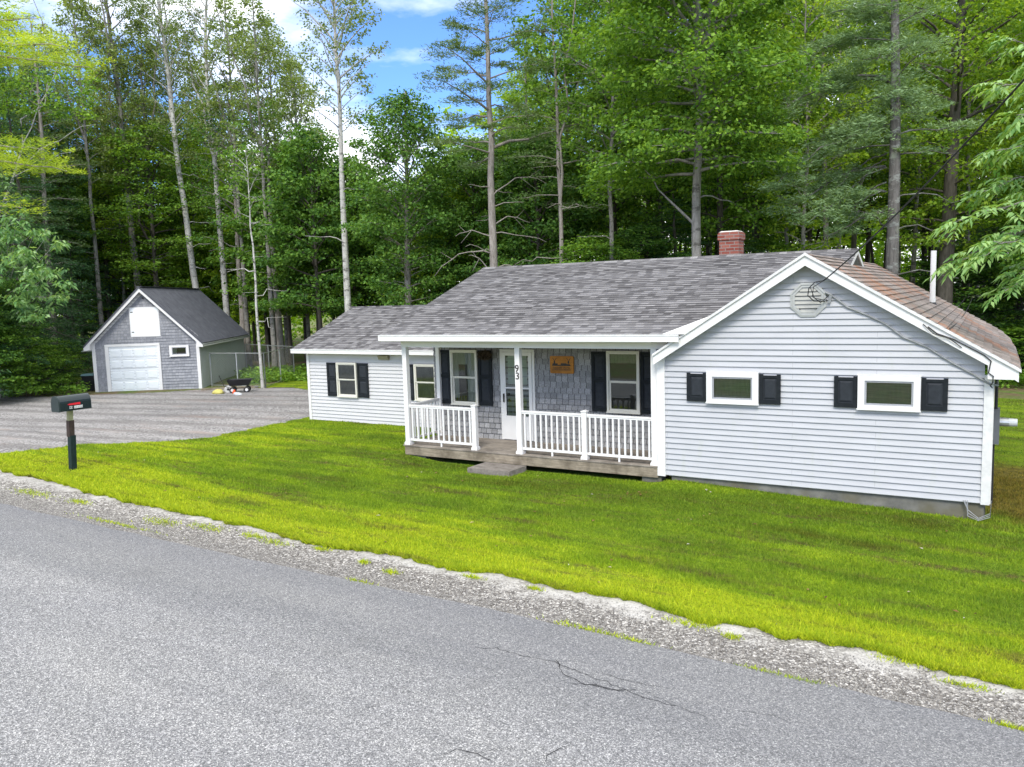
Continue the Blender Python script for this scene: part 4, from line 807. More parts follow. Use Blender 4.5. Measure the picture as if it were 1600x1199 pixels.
# lean-to on the left
mb=MB(); mb.box(-.95,-.05,1.0,3.6,1.80,1.84); mb.box(-.12,-.02,.95,1.0,0,1.8); mb.build('lean_to_roof',GALV,G)
MB().box(-.40,-.06,1.02,1.05,0.02,1.78).build('lean_to_panel',TEAL,G); MB().box(-.95,-.08,3.5,3.55,0,1.8).build('lean_to_back',DARK,G)  # dark back sheet paints the shade inside the lean-to
def glocal(x,y,z=0):
    c,s=math.cos(ga),math.sin(ga); wx,wy=-29.25+x*c-y*s,6.82+x*s+y*c; return (wx,wy,gz(wx,wy)+z)
bn=empty('trash_bin',glocal(-.55,.75),ga,label='dark wheeled bin with teal lid beside the left garage wall',cat='bin')
MB().prism([(-.2,-.22,0.03),(.2,-.22,.03),(.26,-.28,.72),(-.26,-.28,.72)],(0,.48,0)).build('body',BLKP,bn); MB().prism([(-.28,-.3,.725),(.28,-.3,.725),(.26,-.3,.83),(-.26,-.3,.80)],(0,.56,0)).build('lid',TEAL,bn)
mb=MB(); mb.tube([(-.3,.2,.09),(-.24,.2,.09)],.09,12); mb.tube([(.24,.2,.09),(.3,.2,.09)],.09,12); mb.build('wheel',DARK,bn)
# timber edging
p0,p1=np.array([-24.6,8.75]),np.array([-22.7,10.25]); d=p1-p0; q=np.array([-d[1],d[0]]); q=q/np.linalg.norm(q)
mb=MB(); mb.obox((p0[0],p0[1],gz(*p0)-.02),(d[0],d[1],gz(*p1)-gz(*p0)),(q[0]*.12,q[1]*.12,0),(0,0,.12)); tag(mb.build('edging_timber',RIMW),'long weathered timber edging the driveway to the right of the garage','timber')
# dump cart
def cart():
    p=at(377,34.2); r_=empty('garden_cart',tuple(p),math.radians(42),label='black four-wheeled garden cart with white hubs parked by the garage wall',cat='cart')
    mb=MB(); B=[(-.50,-.25,.36),(.40,-.25,.36),(.40,.25,.36),(-.50,.25,.36)]; T=[(-.62,-.34,.66),(.56,-.34,.66),(.56,.34,.66),(-.62,.34,.66)]; Ti=[(-.58,-.30,.66),(.52,-.30,.66),(.52,.30,.66),(-.58,.30,.66)]
    mb.poly(B[::-1])
    for k in range(4): j=(k+1)%4; mb.poly([B[k],B[j],T[j],T[k]]); mb.poly([T[k],T[j],Ti[j],Ti[k]]); mb.poly([Ti[k],Ti[j],(B[j][0]*.93,B[j][1]*.9,.38),(B[k][0]*.93,B[k][1]*.9,.38)])
    mb.poly([(b[0]*.93,b[1]*.9,.38) for b in B]); mb.build('tub',BLKP,r_)
    for x in (-.38,.30):
        for y in (-.28,.28):
            wv=MB(); wv.tube([(x,y-.035,.15),(x,y-.015,.15),(x,y+.015,.15),(x,y+.035,.15)],[.12,.15,.15,.12],16); w_=wv.build('wheel',DARK,r_); MB().tube([(x,y-.045,.15),(x,y+.045,.15)],.075,12).build('hub',WHITE,w_)
    mb=MB(); mb.box(-.4,-.36,-.25,.25,.13,.17); mb.box(.28,.32,-.25,.25,.13,.17); mb.box(-.4,.32,-.03,.03,.2,.24); mb.box(-.39,-.36,-.2,-.17,.17,.36); mb.box(.28,.31,.17,.2,.17,.36); mb.build('chassis',DARK,r_)
    MB().tube([(-.42,0,.2),(-.8,.02,.35),(-1.0,.05,.85)],.018,6).tube([(-1.0,-.08,.86),(-1.0,.17,.86)],.018,6).build('handle',DARK,r_)
cart(); bpy.data.objects['garden_cart'].scale=(.85,.85,.85)
def blob(name,p,sx,sy,sz_,mat,seed,**k):
    r=np.random.default_rng(seed); V=[];F=[]; nu,nv=14,8
    for j in range(nv+1):
        for i in range(nu):
            th_=j/nv*PI; ph=i/nu*2*PI; q=1+.22*float(vnoise(math.cos(ph)*1.3+seed,math.sin(ph)*1.3+j*.5,.7,seed)); V.append((sx*q*math.sin(th_)*math.cos(ph),sy*q*math.sin(th_)*math.sin(ph),max(-.3*sz_,sz_*q*math.cos(th_))+.3*sz_))
    for j in range(nv):
        for i in range(nu): F.append((j*nu+i,(j+1)*nu+i,(j+1)*nu+(i+1)%nu,j*nu+(i+1)%nu))
    return npmesh(name,V,F,mat,smooth=True,loc=tuple(p),**k)
blob('tarp_bundle',at(341,34),.34,.2,.15,YEL,2,label='crumpled yellow tarp bundle on the grass at the garage wall',category='tarp')
bp=at(357,34.3); wh=empty('spare_wheel',tuple(bp),math.radians(40),label='small white spare wheel leaning on the garage wall left of the cart',cat='wheel')
MB().tube([(0,-.03,.15),(0,.03,.15)],.15,18).build('tyre',WHITE,wh); MB().tube([(0,-.04,.15),(0,.04,.15)],.05,12).build('hub',DARK,wh)
blob('flower_pot',at(366,33.6),.07,.07,.14,OR,5,label='small orange-red pot beside the front wheel of the cart',category='pot')
blob('stone_lump',at(371,33.0),.24,.12,.09,plain('pale_stone',(.5,.52,.52),.8,.15),6,label='pale grey stone in the grass in front of the cart',category='stone')
# ------------------------------------------------------------------ CHAIN-LINK PEN
def fence_panel(P0,P1,h_,label,name='chain_link_fence',dens=.11,extra=None):
    P0=np.array([P0[0],P0[1],gz(*P0[:2])]); P1=np.array([P1[0],P1[1],gz(*P1[:2])]); d=P1-P0; Ln=np.linalg.norm(d[:2]); e=d/Ln
    root=empty(name,tuple(P0),label=label,cat='fence',group='chain-link panels of the pen beside the garage')
    n=max(1,int(round(Ln/2.3)))
    for i in range(n+1):
        c=e*(Ln*i/n); MB().tube([c+(0,0,-.05),c+(0,0,h_+.03)],.028,8).build('post',GALV,root)
    MB().tube([(0,0,h_),tuple(e*Ln+np.array([0,0,h_]))],.022,8).tube([(0,0,.08),tuple(e*Ln+np.array([0,0,.08]))],.018,8).build('rail',GALV,root)
    V=[];F=[]; wv=.0021; nrm=np.array([-e[1],e[0],0]); o=0
    k=-h_
    while k<Ln:
        for sgn in (1,-1):
            a0=max(0,k); a1=min(Ln,k+h_)
            if a1<=a0: continue
            z0=(a0-k); z1=(a1-k)
            if sgn<0: z0,z1=h_-z0,h_-z1
            A=e*a0+np.array([0,0,z0]); B=e*a1+np.array([0,0,z1]); dd=B-A; dd/=np.linalg.norm(dd); s=np.cross(dd,nrm)*wv
            off=nrm*.004*sgn; V+=[A-s+off,B-s+off,B+s+off,A+s+off]; F.append((o,o+1,o+2,o+3)); o+=4
        k+=dens
    npmesh('wire_mesh',V,F,GALV,root); return root
Pa=glocal(4.9,.6)[:2]; Pb=(-22.12,10.18); Pc=(-24.91,14.64); Pd=glocal(4.75,7.9)[:2]
fence_panel(Pa,Pb,1.55,'front chain-link panel running from the garage corner past the cart')
fence_panel(Pb,Pc,1.55,'right-hand chain-link panels of the pen, running back towards the woods',dens=.075)
fence_panel(Pd,Pc,1.55,'rear chain-link panel of the pen, nearest the trees')
# ------------------------------------------------------------------ MAILBOX
mp_=np.array([-11.52,-4.90]); mzb=gz(*mp_); M=empty('mailbox',(mp_[0],mp_[1],mzb),label='dark green rounded mailbox with red flag on a green post at the verge',cat='mailbox')
lean=np.array([.085,.03,0]); 
MB().obox((-.058,-.058,-.1),(.116,0,0),(0,.116,0),(.055,.015,.86)).build('post',POSTW,M,label='dark green lower post'); mb=MB(); mb.obox((.022,-.048,1.06),(.09,0,0),(0,.09,0),(.02,.008,.26)); mb.build('post_top',POSTP,M)
MB().obox((-.012,-.056,.74),(.108,0,0),(0,.112,0),(.022,.006,.35)).build('post_sleeve',plain('brown_black_sleeve',(.05,.035,.03),.8,.4,10),M)
ma=math.radians(88); ax=np.array([math.cos(ma),math.sin(ma),0]); sx_=np.array([math.sin(ma),-math.cos(ma),0]); c0=np.array([.115,.04,1.31]); Lb=.68; wb=.145
prof=[(-wb,0),(wb,0),(wb,.17)]+[(wb*math.cos(a),.17+wb*1.08*math.sin(a)) for a in np.linspace(0,PI,13)[1:-1]]+[(-wb,.17)]
mb=MB(); A=[c0-ax*Lb/2+sx_*p[0]+np.array([0,0,p[1]]) for p in prof]; B=[a+ax*Lb for a in A]
for k in range(len(A)):
    j=(k+1)%len(A); mb.poly([A[k],A[j],B[j],B[k]],sm=(2<=k<=13))
mb.poly(B); mb.build('box',MBOX,M)
mb=MB(); D=[c0-ax*(Lb/2+.012)+sx_*p[0]*1.03+np.array([0,0,p[1]*1.02-.004]) for p in prof]; mb.prism([tuple(q) for q in D],tuple(ax*.03)); mb.build('door',plain('grey_green_door',(.022,.034,.034),.5,.15),M)  # door face is a lighter grey-green than the box
def side(a,h): return c0+sx_*(wb+.004)+ax*a+np.array([0,0,h])
MB().prism([side(-.17,.135),side(-.13,.155),side(.10,.165),side(.10,.115),side(.02,.12),side(-.13,.12)],tuple(sx_*.008)).build('flag',REDM,M)
x=-.13
mb=MB(); mk=MB(); rr=random.Random(8)
for i,wd_ in enumerate((.032,.032,-.03,.034,.034,.034,.030,.030,.024)):
    if wd_<0: x+=.03; continue
    P=[side(x,.045),side(x+wd_*.9,.045),side(x+wd_*.9,.098),side(x,.098)]; mb.prism(P,tuple(sx_*.002))
    if i>1:
        q=sx_*.004
        mk.prism([side(x+.010,.055)+q,side(x+.016,.055)+q,side(x+.016,.088)+q,side(x+.010,.088)+q],tuple(sx_*.001))
        if rr.random()<.7: mk.prism([side(x+.016,.066)+q,side(x+.024,.066)+q,side(x+.024,.073)+q,side(x+.016,.073)+q],tuple(sx_*.001))
    x+=wd_
mb.build('sticker',STICK,M); mk.build('lettering',DARK,M)
for i,ch_ in enumerate('93'):
    textobj(ch_,.05,tuple(side(-.115+i*.032,.07)+sx_*.005),(PI/2,0,ma),DARK,M,'digit',ext=.0005)
# ------------------------------------------------------------------ TREES
#TREES#
class TB:
    """collects trunk tubes and leaf quads of one tree"""
    def __init__(s,seed): s.r=np.random.default_rng(seed); s.V=[]; s.F=[]; s.n=0; s.LV=[]; 
    def tube(s,path,r0,r1,k=6):
        P=np.asarray(path,float); n=len(P); T=np.gradient(P,axis=0); T/=np.linalg.norm(T,axis=1)[:,None]+1e-9
        a=np.cross(T,np.where(np.abs(T[:,2:3])<.95,np.array([[0,0,1.]]),np.array([[1.,0,0]]))); a/=np.linalg.norm(a,axis=1)[:,None]+1e-9; b=np.cross(T,a)
        rr=(r0*np.linspace(1,0,n)+r1*np.linspace(0,1,n)) if np.ndim(r0)==0 else np.asarray(r0)
        th=np.arange(k)*2*PI/k; V=P[:,None]+rr[:,None,None]*(a[:,None]*np.cos(th)[None,:,None]+b[:,None]*np.sin(th)[None,:,None])
        i,j=np.meshgrid(np.arange(n-1),np.arange(k),indexing='ij'); j2=(j+1)%k
        F=np.stack([i*k+j,i*k+j2,(i+1)*k+j2,(i+1)*k+j],-1).reshape(-1,4)+s.n
        s.V.append(V.reshape(-1,3)); s.F.append(F); s.n+=n*k
    def leaves(s,C,per,spread,L,W,up=1.0,droop=.3,out=None,ctr=None,needle=False):
        C=np.asarray(C,float); r=s.r; m=len(C)*per; c=np.repeat(C,per,0); o=r.normal(0,1,(m,3)); o/=np.linalg.norm(o,axis=1)[:,None]; o*=r.random((m,1))**.45; o*=np.repeat(r.uniform(.45,1.45,(len(C),1)),per,0); kk=r.random(m)<np.repeat(r.uniform(.45,1,len(C)),per)
        c=(c+o*np.asarray(spread))[kk]; m=len(c); a=r.uniform(0,2*PI,m); d=np.stack([np.cos(a),np.sin(a),-droop+.35*r.normal(0,1,m)],1)
        if ctr is not None: q=c-np.asarray(ctr); q[:,2]=0; q/=np.linalg.norm(q,axis=1)[:,None]+1e-6; d+=q*.8
        if needle: d[:,2]=np.abs(d[:,2])*.6+.1
        d/=np.linalg.norm(d,axis=1)[:,None]; n=r.normal(0,.8,(m,3))+np.array([0,0,up]); sd=np.cross(n,d); sd/=np.linalg.norm(sd,axis=1)[:,None]+1e-6
        ll=L*r.uniform(.6,1.25,(m,1)); ww=W*r.uniform(.7,1.2,(m,1)); nn=np.cross(d,sd)
        s.LV.append(np.stack([c,c+d*ll*.45+sd*ww*.5+nn*ww*.12,c+d*ll-np.array([0,0,1.])*ll*droop*.25,c+d*ll*.45-sd*ww*.5+nn*ww*.12],1).reshape(-1,3))
    def compound(s,C,D,L,nl,fl,fw):
        """pinnate leaves: a rachis with paired drooping leaflets"""
        r=s.r
        for c,d in zip(C,D):
            d=d/np.linalg.norm(d); side=np.cross(d,(0,0,1)); side/=np.linalg.norm(side)+1e-6
            for i in range(nl):
                t=(.25+.75*i/(nl-1))*L; p=c+d*t-np.array([0,0,.35*t*t/L]); 
                for sg in ((-1,1) if i<nl-1 else (0,)):
                    q=side*sg*1.0+d*.75+np.array([0,0,-.55])+r.normal(0,.18,3); q/=np.linalg.norm(q); nv=np.cross(q,np.cross((0,0,1.),q)); nv=nv+r.normal(0,.3,3); sd=np.cross(nv,q); sd/=np.linalg.norm(sd)+1e-6; l=fl*r.uniform(.75,1.15)
                    s.LV.append(np.array([p,p+q*l*.42+sd*fw/2+(0,0,.006),p+q*l-(0,0,.02),p+q*l*.42-sd*fw/2+(0,0,.006)]))
    def limb(s,p0,p1,r0,bow=.1,n=6,k=5,r1=.008,wob=.04):
        p0=np.asarray(p0,float); p1=np.asarray(p1,float); t=np.linspace(0,1,n)[:,None]; L=np.linalg.norm(p1-p0)
        P=p0+(p1-p0)*t; P[:,2]+=bow*L*4*(t*(1-t))[:,0]; P[1:-1]+=s.r.normal(0,wob*L*.35,(n-2,3)); s.tube(P,r0,r1,k); return P
    def me(s,which,name):
        if which=='trunk': V=np.concatenate(s.V); F=np.concatenate(s.F)
        else: V=np.concatenate(s.LV); F=np.arange(len(V)).reshape(-1,4)
        return V,F
def make_tree(kind,seed,H,R,base,bark_,leaf,tr=.16,lean=(0,0),nl=40,per=30,cl=None,LW=(.16,.10),prof=None,elev=(15,50),bow=.05,fork=0,top=1.0,twigs=5,sparse=1.0,needle=False,droop=.3,dead=0,up=1.0,loc=(0,0,0),extra=None,az=None,sink=.25,bendamp=.012,name='tree',**lab):
    b=TB(seed); r=b.r; n=14; t=np.linspace(0,1,n); bend=np.cumsum(r.normal(0,bendamp,(n,2)),0)*H*.35
    T=np.stack([lean[0]*t*H+bend[:,0]*t,lean[1]*t*H+bend[:,1]*t,t*H-sink],1); rr=tr*(1-t*.86)**.9; rr[0]*=1.35
    Tk=T[:int(n*top)+1]; b.tube(Tk,rr[:len(Tk)],0,9)
    def tp(f): 
        i=min(f*(n-1),n-1.001); k=int(i); return T[k]*(1-(i-k))+T[k+1]*(i-k)
    if fork:
        for q in range(fork):
            a=r.uniform(0,2*PI); f0=r.uniform(.42,.62); P0=tp(f0); P1=P0+np.array([math.cos(a)*H*.10,math.sin(a)*H*.10,H*(1-f0)*.92]); b.limb(P0,P1,tr*.5,-.02,8,6,.02)
    prof=prof or (lambda u:math.sin(PI*min(1,max(.02,u*.92+.08)))**.7); cl=cl or (.55,.55,.35); ga_=r.uniform(0,6); cs=[]
    for i in range(nl):
        u=(i+r.uniform(.2,.8))/nl; f=base+(1-base)*u*.97; a=ga_+i*2.39996+r.normal(0,.3) if az is None else az[i%len(az)]+r.normal(0,.35)
        ln=R*prof(u)*r.uniform(.65,1.1); el=math.radians(elev[0]+(elev[1]-elev[0])*u+r.normal(0,6)); p0=tp(f)
        p1=p0+ln*np.array([math.cos(a)*math.cos(el),math.sin(a)*math.cos(el),math.sin(el)]); P=b.limb(p0,p1,max(.015,min(tr*.42,ln*.018)),bow,6,5)
        if r.random()>sparse: continue
        d=(p1-p0)/ln; sd=np.array([-d[1],d[0],0]); sd/=np.linalg.norm(sd)+1e-6
        m=max(1,int(twigs*ln/R+.5)); cs.append(P[-1])
        for q in range(m):
            fr=.28+.72*(q+r.random())/m; k=min(4,int(fr*5)); c=P[k]*(1-(fr*5-k))+P[min(5,k+1)]*(fr*5-k); sg=1 if q%2 else -1; tl=ln*.38*(1.15-fr)*r.uniform(.6,1.3)+.15
            e=c+sd*sg*tl+d*tl*.5+np.array([0,0,r.normal(0,.08)*tl]); b.tube([c,(c+e)/2+(0,0,.03*tl),e],.009,.004,3); cs.append(e); 
            if tl>.6: cs.append((c+e)/2)
    for i in range(dead):
        f=r.uniform(base*.35,base*1.05); a=r.uniform(0,2*PI); p0=tp(f); ln=r.uniform(.8,2.2); P=b.limb(p0,p0+ln*np.array([math.cos(a),math.sin(a),r.uniform(-.25,.2)]),.028,.06,6,4,.006,.1)
        b.tube([P[3],P[3]+np.array([math.cos(a+.9),math.sin(a+.9),.0])*ln*.4],.01,.004,3)
    if cs: b.leaves(cs,per,cl,LW[0],LW[1],up,droop,ctr=tp(.6),needle=needle)
    if extra: extra(b,tp)
    root=empty(name,loc,**lab)
    V,F=b.me('trunk',''); npmesh('trunk',V,F,bark_,root,smooth=True)
    if b.LV: V,F=b.me('crown',''); npmesh('crown',V,F,leaf,root)
    return root
def copy_tree(src,loc,rz,sc,leaf=None,**lab):
    c=src.copy(); link(c); c.location=loc; c.rotation_euler=(0,0,rz); c.scale=(sc[0],sc[0],sc[1])
    for k in list(c.keys()):
        if k in ('label','category','group'): del c[k]
    tag(c,**lab)
    for ch in src.children:
        q=ch.copy(); link(q); q.parent=c
        if leaf and ch.name.startswith('crown'):
            q.data=LEAFV.setdefault((ch.data.name,leaf.name),None) or ch.data.copy(); LEAFV[(ch.data.name,leaf.name)]=q.data; q.data.materials.clear(); q.data.materials.append(leaf)
    return c
LEAFV={}
A=lambda u,d:tuple(at(u,d))
def rel(loc,p): return np.asarray(p)-np.asarray(loc)
rightv=np.array([_R[0],_R[1],0]); hum=lambda u:math.sin(PI*min(1,u*.8+.2))**.8
cone=lambda u:(1-u)**.75*1.0+.05
WOODS='trees of the wood behind the cottage'
# --- near and singled-out trees
def t_lean(k): return (rightv[0]*k,rightv[1]*k)
loc=A(229,50); tA=make_tree('asp',11,26,3.4,.40,B_GREY,LF_ASP,.24,t_lean(-.03),58,62,(.5,.5,.35),(.15,.11),elev=(25,60),fork=1,twigs=6,dead=4,loc=loc,name='maple_tree',label='tall grey-barked tree rising straight behind the garage ridge',cat='tree')
loc=A(324,49); make_tree('asp',12,26,3.4,.45,B_PALE,LF_ASP,.23,t_lean(-.075),48,52,(.5,.5,.35),(.13,.10),elev=(30,60),fork=1,twigs=5,sparse=.85,dead=5,loc=loc,name='birch_tree',label='pale-barked tree leaning left, right behind the garage roof',cat='tree')
def e_fork(b,tp):
    p0=tp(.50)
    for (dx,dz) in ((3.2,6.2),(-1.5,8.1)):
        P=b.limb(p0,p0+rightv*dx+np.array([0,0,dz]),.09,-.05,8,6,.02); cs=[P[k]+b.r.normal(0,.35,3) for k in range(4,8) for _ in range(4)]; b.leaves(cs,40,(.5,.5,.35),.15,.11)
        for k in (3,4,5,6): b.tube([P[k],P[k]+rightv*b.r.uniform(-1,1)+(0,0,.6)],.02,.005,4)
loc=A(362,49); make_tree('asp',13,25,3.2,.50,B_PALE,LF_ASP,.22,t_lean(-.025),44,52,(.5,.5,.35),(.13,.10),elev=(30,60),twigs=5,sparse=.8,dead=4,loc=loc,extra=e_fork,name='birch_tree',label='pale forked birch just right of the garage roof',cat='tree')
loc=A(411,35.5); make_tree('asp',14,10.5,1.3,.7,B_PALE,LF_MID,.075,t_lean(-.01),12,14,(.35,.35,.2),(.14,.10),loc=loc,dead=6,name='birch_tree',label='thin crooked pale birch stem behind the chain-link pen',cat='tree')
loc=A(550,38); make_tree('asp',15,19.5,2.8,.56,B_PALE,LF_ASP,.19,t_lean(.0),46,36,(.45,.45,.32),(.13,.10),elev=(28,62),twigs=5,sparse=.85,bendamp=.006,dead=2,loc=loc,name='aspen_tree',label='straight white-barked tree rising alone above the left wing roof',cat='tree')
loc=A(383,48); make_tree('har',16,17,2.8,.35,B_PINE,LF_DEEP,.20,t_lean(0),36,30,loc=loc,twigs=6,name='maple_tree',label='brown-trunked tree between the forked birch and the pen',cat='tree')
loc=A(441,45); make_tree('har',17,15,2.8,.33,B_PINE,LF_DEEP,.22,t_lean(0),36,34,(.7,.7,.2),(.17,.12),elev=(5,40),loc=loc,twigs=6,name='maple_tree',label='thick brown-trunked tree behind the rear of the pen',cat='tree')
loc=A(641,37); make_tree('har',18,13,2.8,.24,B_PINE,LF_DEEP,.20,t_lean(.0),70,60,(.6,.6,.35),(.15,.11),elev=(5,55),loc=loc,twigs=7,name='maple_tree',label='dark leafy tree behind the junction of the wing and main roofs',cat='tree')
# white pine above the porch roof
def pineprof(u): return (1-u*.75)*(.75+.25*math.sin(u*40))
def e_p780(b,tp):
    for (f,dx,dz) in ((.30,-2.4,-.8),(.33,-1.5,.2),(.27,1.4,-.3),(.36,1.5,.1),(.42,2.2,.5),(.25,-1.0,.9),(.22,1.1,-.6)):
        p0=tp(f); P=b.limb(p0,p0+rightv*dx+np.array([0,0,dz]),.035,.18,8,4,.006,.08); b.tube([P[4],P[4]+rightv*dx*.3+(0,0,-.5)],.014,.004,3); b.tube([P[5],P[5]+rightv*dx*.2+(0,0,.3)],.012,.004,3)
loc=A(778,33); tP=make_tree('pine',19,18.5,4.0,.50,B_PINE,LF_PINE,.21,t_lean(-.005),46,150,(.52,.52,.15),(.18,.032),prof=pineprof,elev=(-4,38),bow=.03,twigs=7,needle=True,droop=-.2,dead=10,loc=loc,extra=e_p780,name='pine_tree',label='tall white pine with bare lower trunk rising above the porch roof ridge',cat='tree')
loc=A(880,33); make_tree('pine',20,17,2.5,.42,B_PINE,LF_PINE,.12,t_lean(.01),34,60,(.45,.45,.16),(.16,.026),prof=pineprof,elev=(-4,40),twigs=6,needle=True,droop=-.2,dead=8,fork=1,loc=loc,name='pine_tree',label='slender twin-stemmed pine, second from the left above the main ridge',cat='tree')
loc=A(958,32); make_tree('har',21,17,2.8,.42,B_GREY,LF_MID,.12,t_lean(.01),44,40,(.55,.55,.3),(.14,.10),loc=loc,twigs=7,dead=5,name='maple_tree',label='slim grey-trunked tree midway between the tall pine and the big maple',cat='tree')
def e_maple(b,tp):
    p0=tp(.33); P=b.limb(p0,p0-rightv*1.7+np.array([0,0,1.9]),.06,-.05,8,5,.012); b.leaves([P[-1],P[-2],P[-1]+(0,.3,.2)],60,(.7,.7,.3),.14,.10)
    p0=tp(.38); P=b.limb(p0,p0+rightv*1.9+np.array([0,0,-.7]),.03,.15,8,5,.01); b.leaves([P[-1],P[-2],P[-3]],60,(.45,.45,.3),.15,.11)
loc=A(1092,27); tM=make_tree('har',22,18,3.9,.42,B_GREY,LF_MID,.20,t_lean(-.005),96,85,(.62,.62,.36),(.145,.105),elev=(-8,60),fork=2,twigs=8,loc=loc,extra=e_maple,prof=lambda u:math.sin(PI*min(1,u*.75+.25))**.6,name='maple_tree',label='big full-crowned maple with grey trunk just left of the brick chimney',cat='tree')
# big pine behind the right of the roof, sweeping boughs to the left
loc=A(1390,25.5)
def e_bigpine(b,tp):
    base=np.array(loc)
    for (v0,u1,v1,dd,ns) in ((60,1255,95,0,9),(120,1195,190,-.5,11),(125,1240,160,1,8),(205,1200,300,-1,11),(200,1290,230,1.5,8),(260,1215,345,.5,10),(300,1260,350,-.6,9),(330,1310,365,.5,6),(30,1300,20,0,8),(90,1460,70,.5,6),(150,1440,175,-1,6),(70,1370,95,-1.6,5),(130,1405,165,-1.8,5),(185,1350,215,-1.6,6),(20,1395,55,-1.5,5),(215,1415,240,-1.0,4)):
        p0=pt(1383,v0,25.5)-base; p1=pt(u1,v1,25.5+dd)-base; P=b.limb(p0,p1,.05,.10,10,5,.01,.03)
        cs=[]
        for q in range(ns*4):
            f=.25+.75*b.r.random(); k=f*9; i=min(8,int(k)); c=P[i]*(1-(k-i))+P[i+1]*(k-i); cs.append(c+b.r.normal(0,1,3)*np.array([.35,.45,.10]))
        b.leaves(cs,110,(.42,.42,.14),.18,.030,1,-.2,needle=True)
    for (v0,u1,v1) in ((228,1290,255),(240,1305,295),(262,1318,310),(285,1330,330),(300,1345,318),(335,1270,390),(355,1330,330),(250,1340,290)):
        p0=pt(1385,v0,25.5)-base; P=b.limb(p0,pt(u1,v1,25.2)-base,.028,.10,9,4,.006,.08); b.tube([P[5],P[5]-rightv*.5+(0,0,-.4)],.012,.004,3); b.tube([P[6],P[6]-rightv*.3+(0,0,-.6)],.010,.004,3)
make_tree('pine',23,19,2.3,.42,B_PINED,LF_PINEB,.235,t_lean(-.012),34,110,(.55,.55,.14),(.17,.024),prof=pineprof,elev=(-4,38),twigs=6,needle=True,droop=-.2,dead=6,loc=loc,extra=e_bigpine,name='pine_tree',label='massive pine right of the chimney with blue-green boughs sweeping left',cat='tree')
loc=A(1250,33); make_tree('har',24,16,3.2,.30,B_GREY,LF_YEL,.11,t_lean(.01),44,40,(.6,.6,.3),(.15,.11),loc=loc,twigs=7,name='maple_tree',label='thin grey-stemmed tree seen under the boughs of the big pine',cat='tree')
loc=A(1472,33); make_tree('har',25,20,4.2,.25,B_DARK,LF_YEL,.36,t_lean(0),66,50,(.7,.7,.3),(.16,.12),elev=(0,50),loc=loc,twigs=8,name='oak_tree',label='broad dark-trunked tree right of the big pine with yellow-green leaves',cat='tree')
# overhanging ash at the right edge
loc=A(1790,13.5)
def e_ash(b,tp):
    base=np.array(loc)
    def bough(v0,u1,v1,dd,dens,span=1.0):
        p0=pt(1790,v0,13.5)-base; p1=pt(u1,v1,13.5+dd)-base; P=b.limb(p0,p1,.035,.06,10,5,.006,.03); C=[];D=[]
        dv=(p1-p0)/np.linalg.norm(p1-p0)
        for q in range(int(dens*1.35)):
            f=.25+.75*b.r.random(); k=f*9; i=min(8,int(k)); c=P[i]*(1-(k-i))+P[i+1]*(k-i); a=b.r.uniform(-1.5,1.5); h=np.array([dv[0]*math.cos(a)-dv[1]*math.sin(a),dv[0]*math.sin(a)+dv[1]*math.cos(a),b.r.uniform(-.5,.35)]); tl=b.r.uniform(.05,.55)*(1.2-f)*span*1.3
            e=c+h*tl; b.tube([c,e],.006,.003,3); C.append(e); D.append(h)
        C.append(P[-1]); D.append(dv); b.compound(C,D,.32,5,.17,.055)
    for a in ((300,1500,345,0,34),(320,1492,410,.3,38),(360,1570,455,-.4,14),(230,1560,235,.5,34),(180,1552,130,0,34),(260,1535,300,.8,34),(340,1540,400,-.6,34),(150,1580,60,.5,26),(400,1600,440,.2,10),(300,1590,180,-.5,26),(360,1600,420,.8,20)): bough(*a)
make_tree('ash',26,8.5,1.2,.5,B_GREY,LF_ASH,.15,t_lean(0),6,10,(.3,.3,.2),(.2,.07),loc=loc,extra=e_ash,name='ash_tree',label='near tree at the right edge whose pale leafy boughs hang into view',cat='tree')
# left pine with sunlit boughs
loc=A(-170,20)
def e_lpine(b,tp):
    base=np.array(loc)
    for (u0,v0,u1,v1,dd,ns) in ((-170,60,60,30,0,9),(-170,90,140,105,.3,16),(-170,75,105,75,-.8,13),(-170,40,60,60,1,10),(-170,250,105,268,.2,12),(-170,230,70,235,-.6,10),(-170,240,60,262,1,8),(-170,320,35,325,.3,5),(-170,10,40,-10,.5,8)):
        p0=pt(u0,v0,20)-base; p1=pt(u1,v1,20+dd)-base; P=b.limb(p0,p1,.05,.03,12,5,.01,.02); cs=[]
        for q in range(ns*5):
            f=.30+.70*b.r.random()**.8; k=f*11; i=min(10,int(k)); c=P[i]*(1-(k-i))+P[i+1]*(k-i); cs.append(c+b.r.normal(0,1,3)*np.array([.30,.35,.09]))
        b.leaves(cs,60,(.27,.27,.09),.14,.016,1,-.2,needle=True)
make_tree('pine',27,16,2.5,.8,B_PINE,LF_PINEY,.22,t_lean(0),10,60,(.5,.5,.12),(.16,.02),prof=pineprof,needle=True,twigs=5,loc=loc,extra=e_lpine,name='pine_tree',label='pine at the left edge with sunlit yellow-green boughs reaching into view',cat='tree')
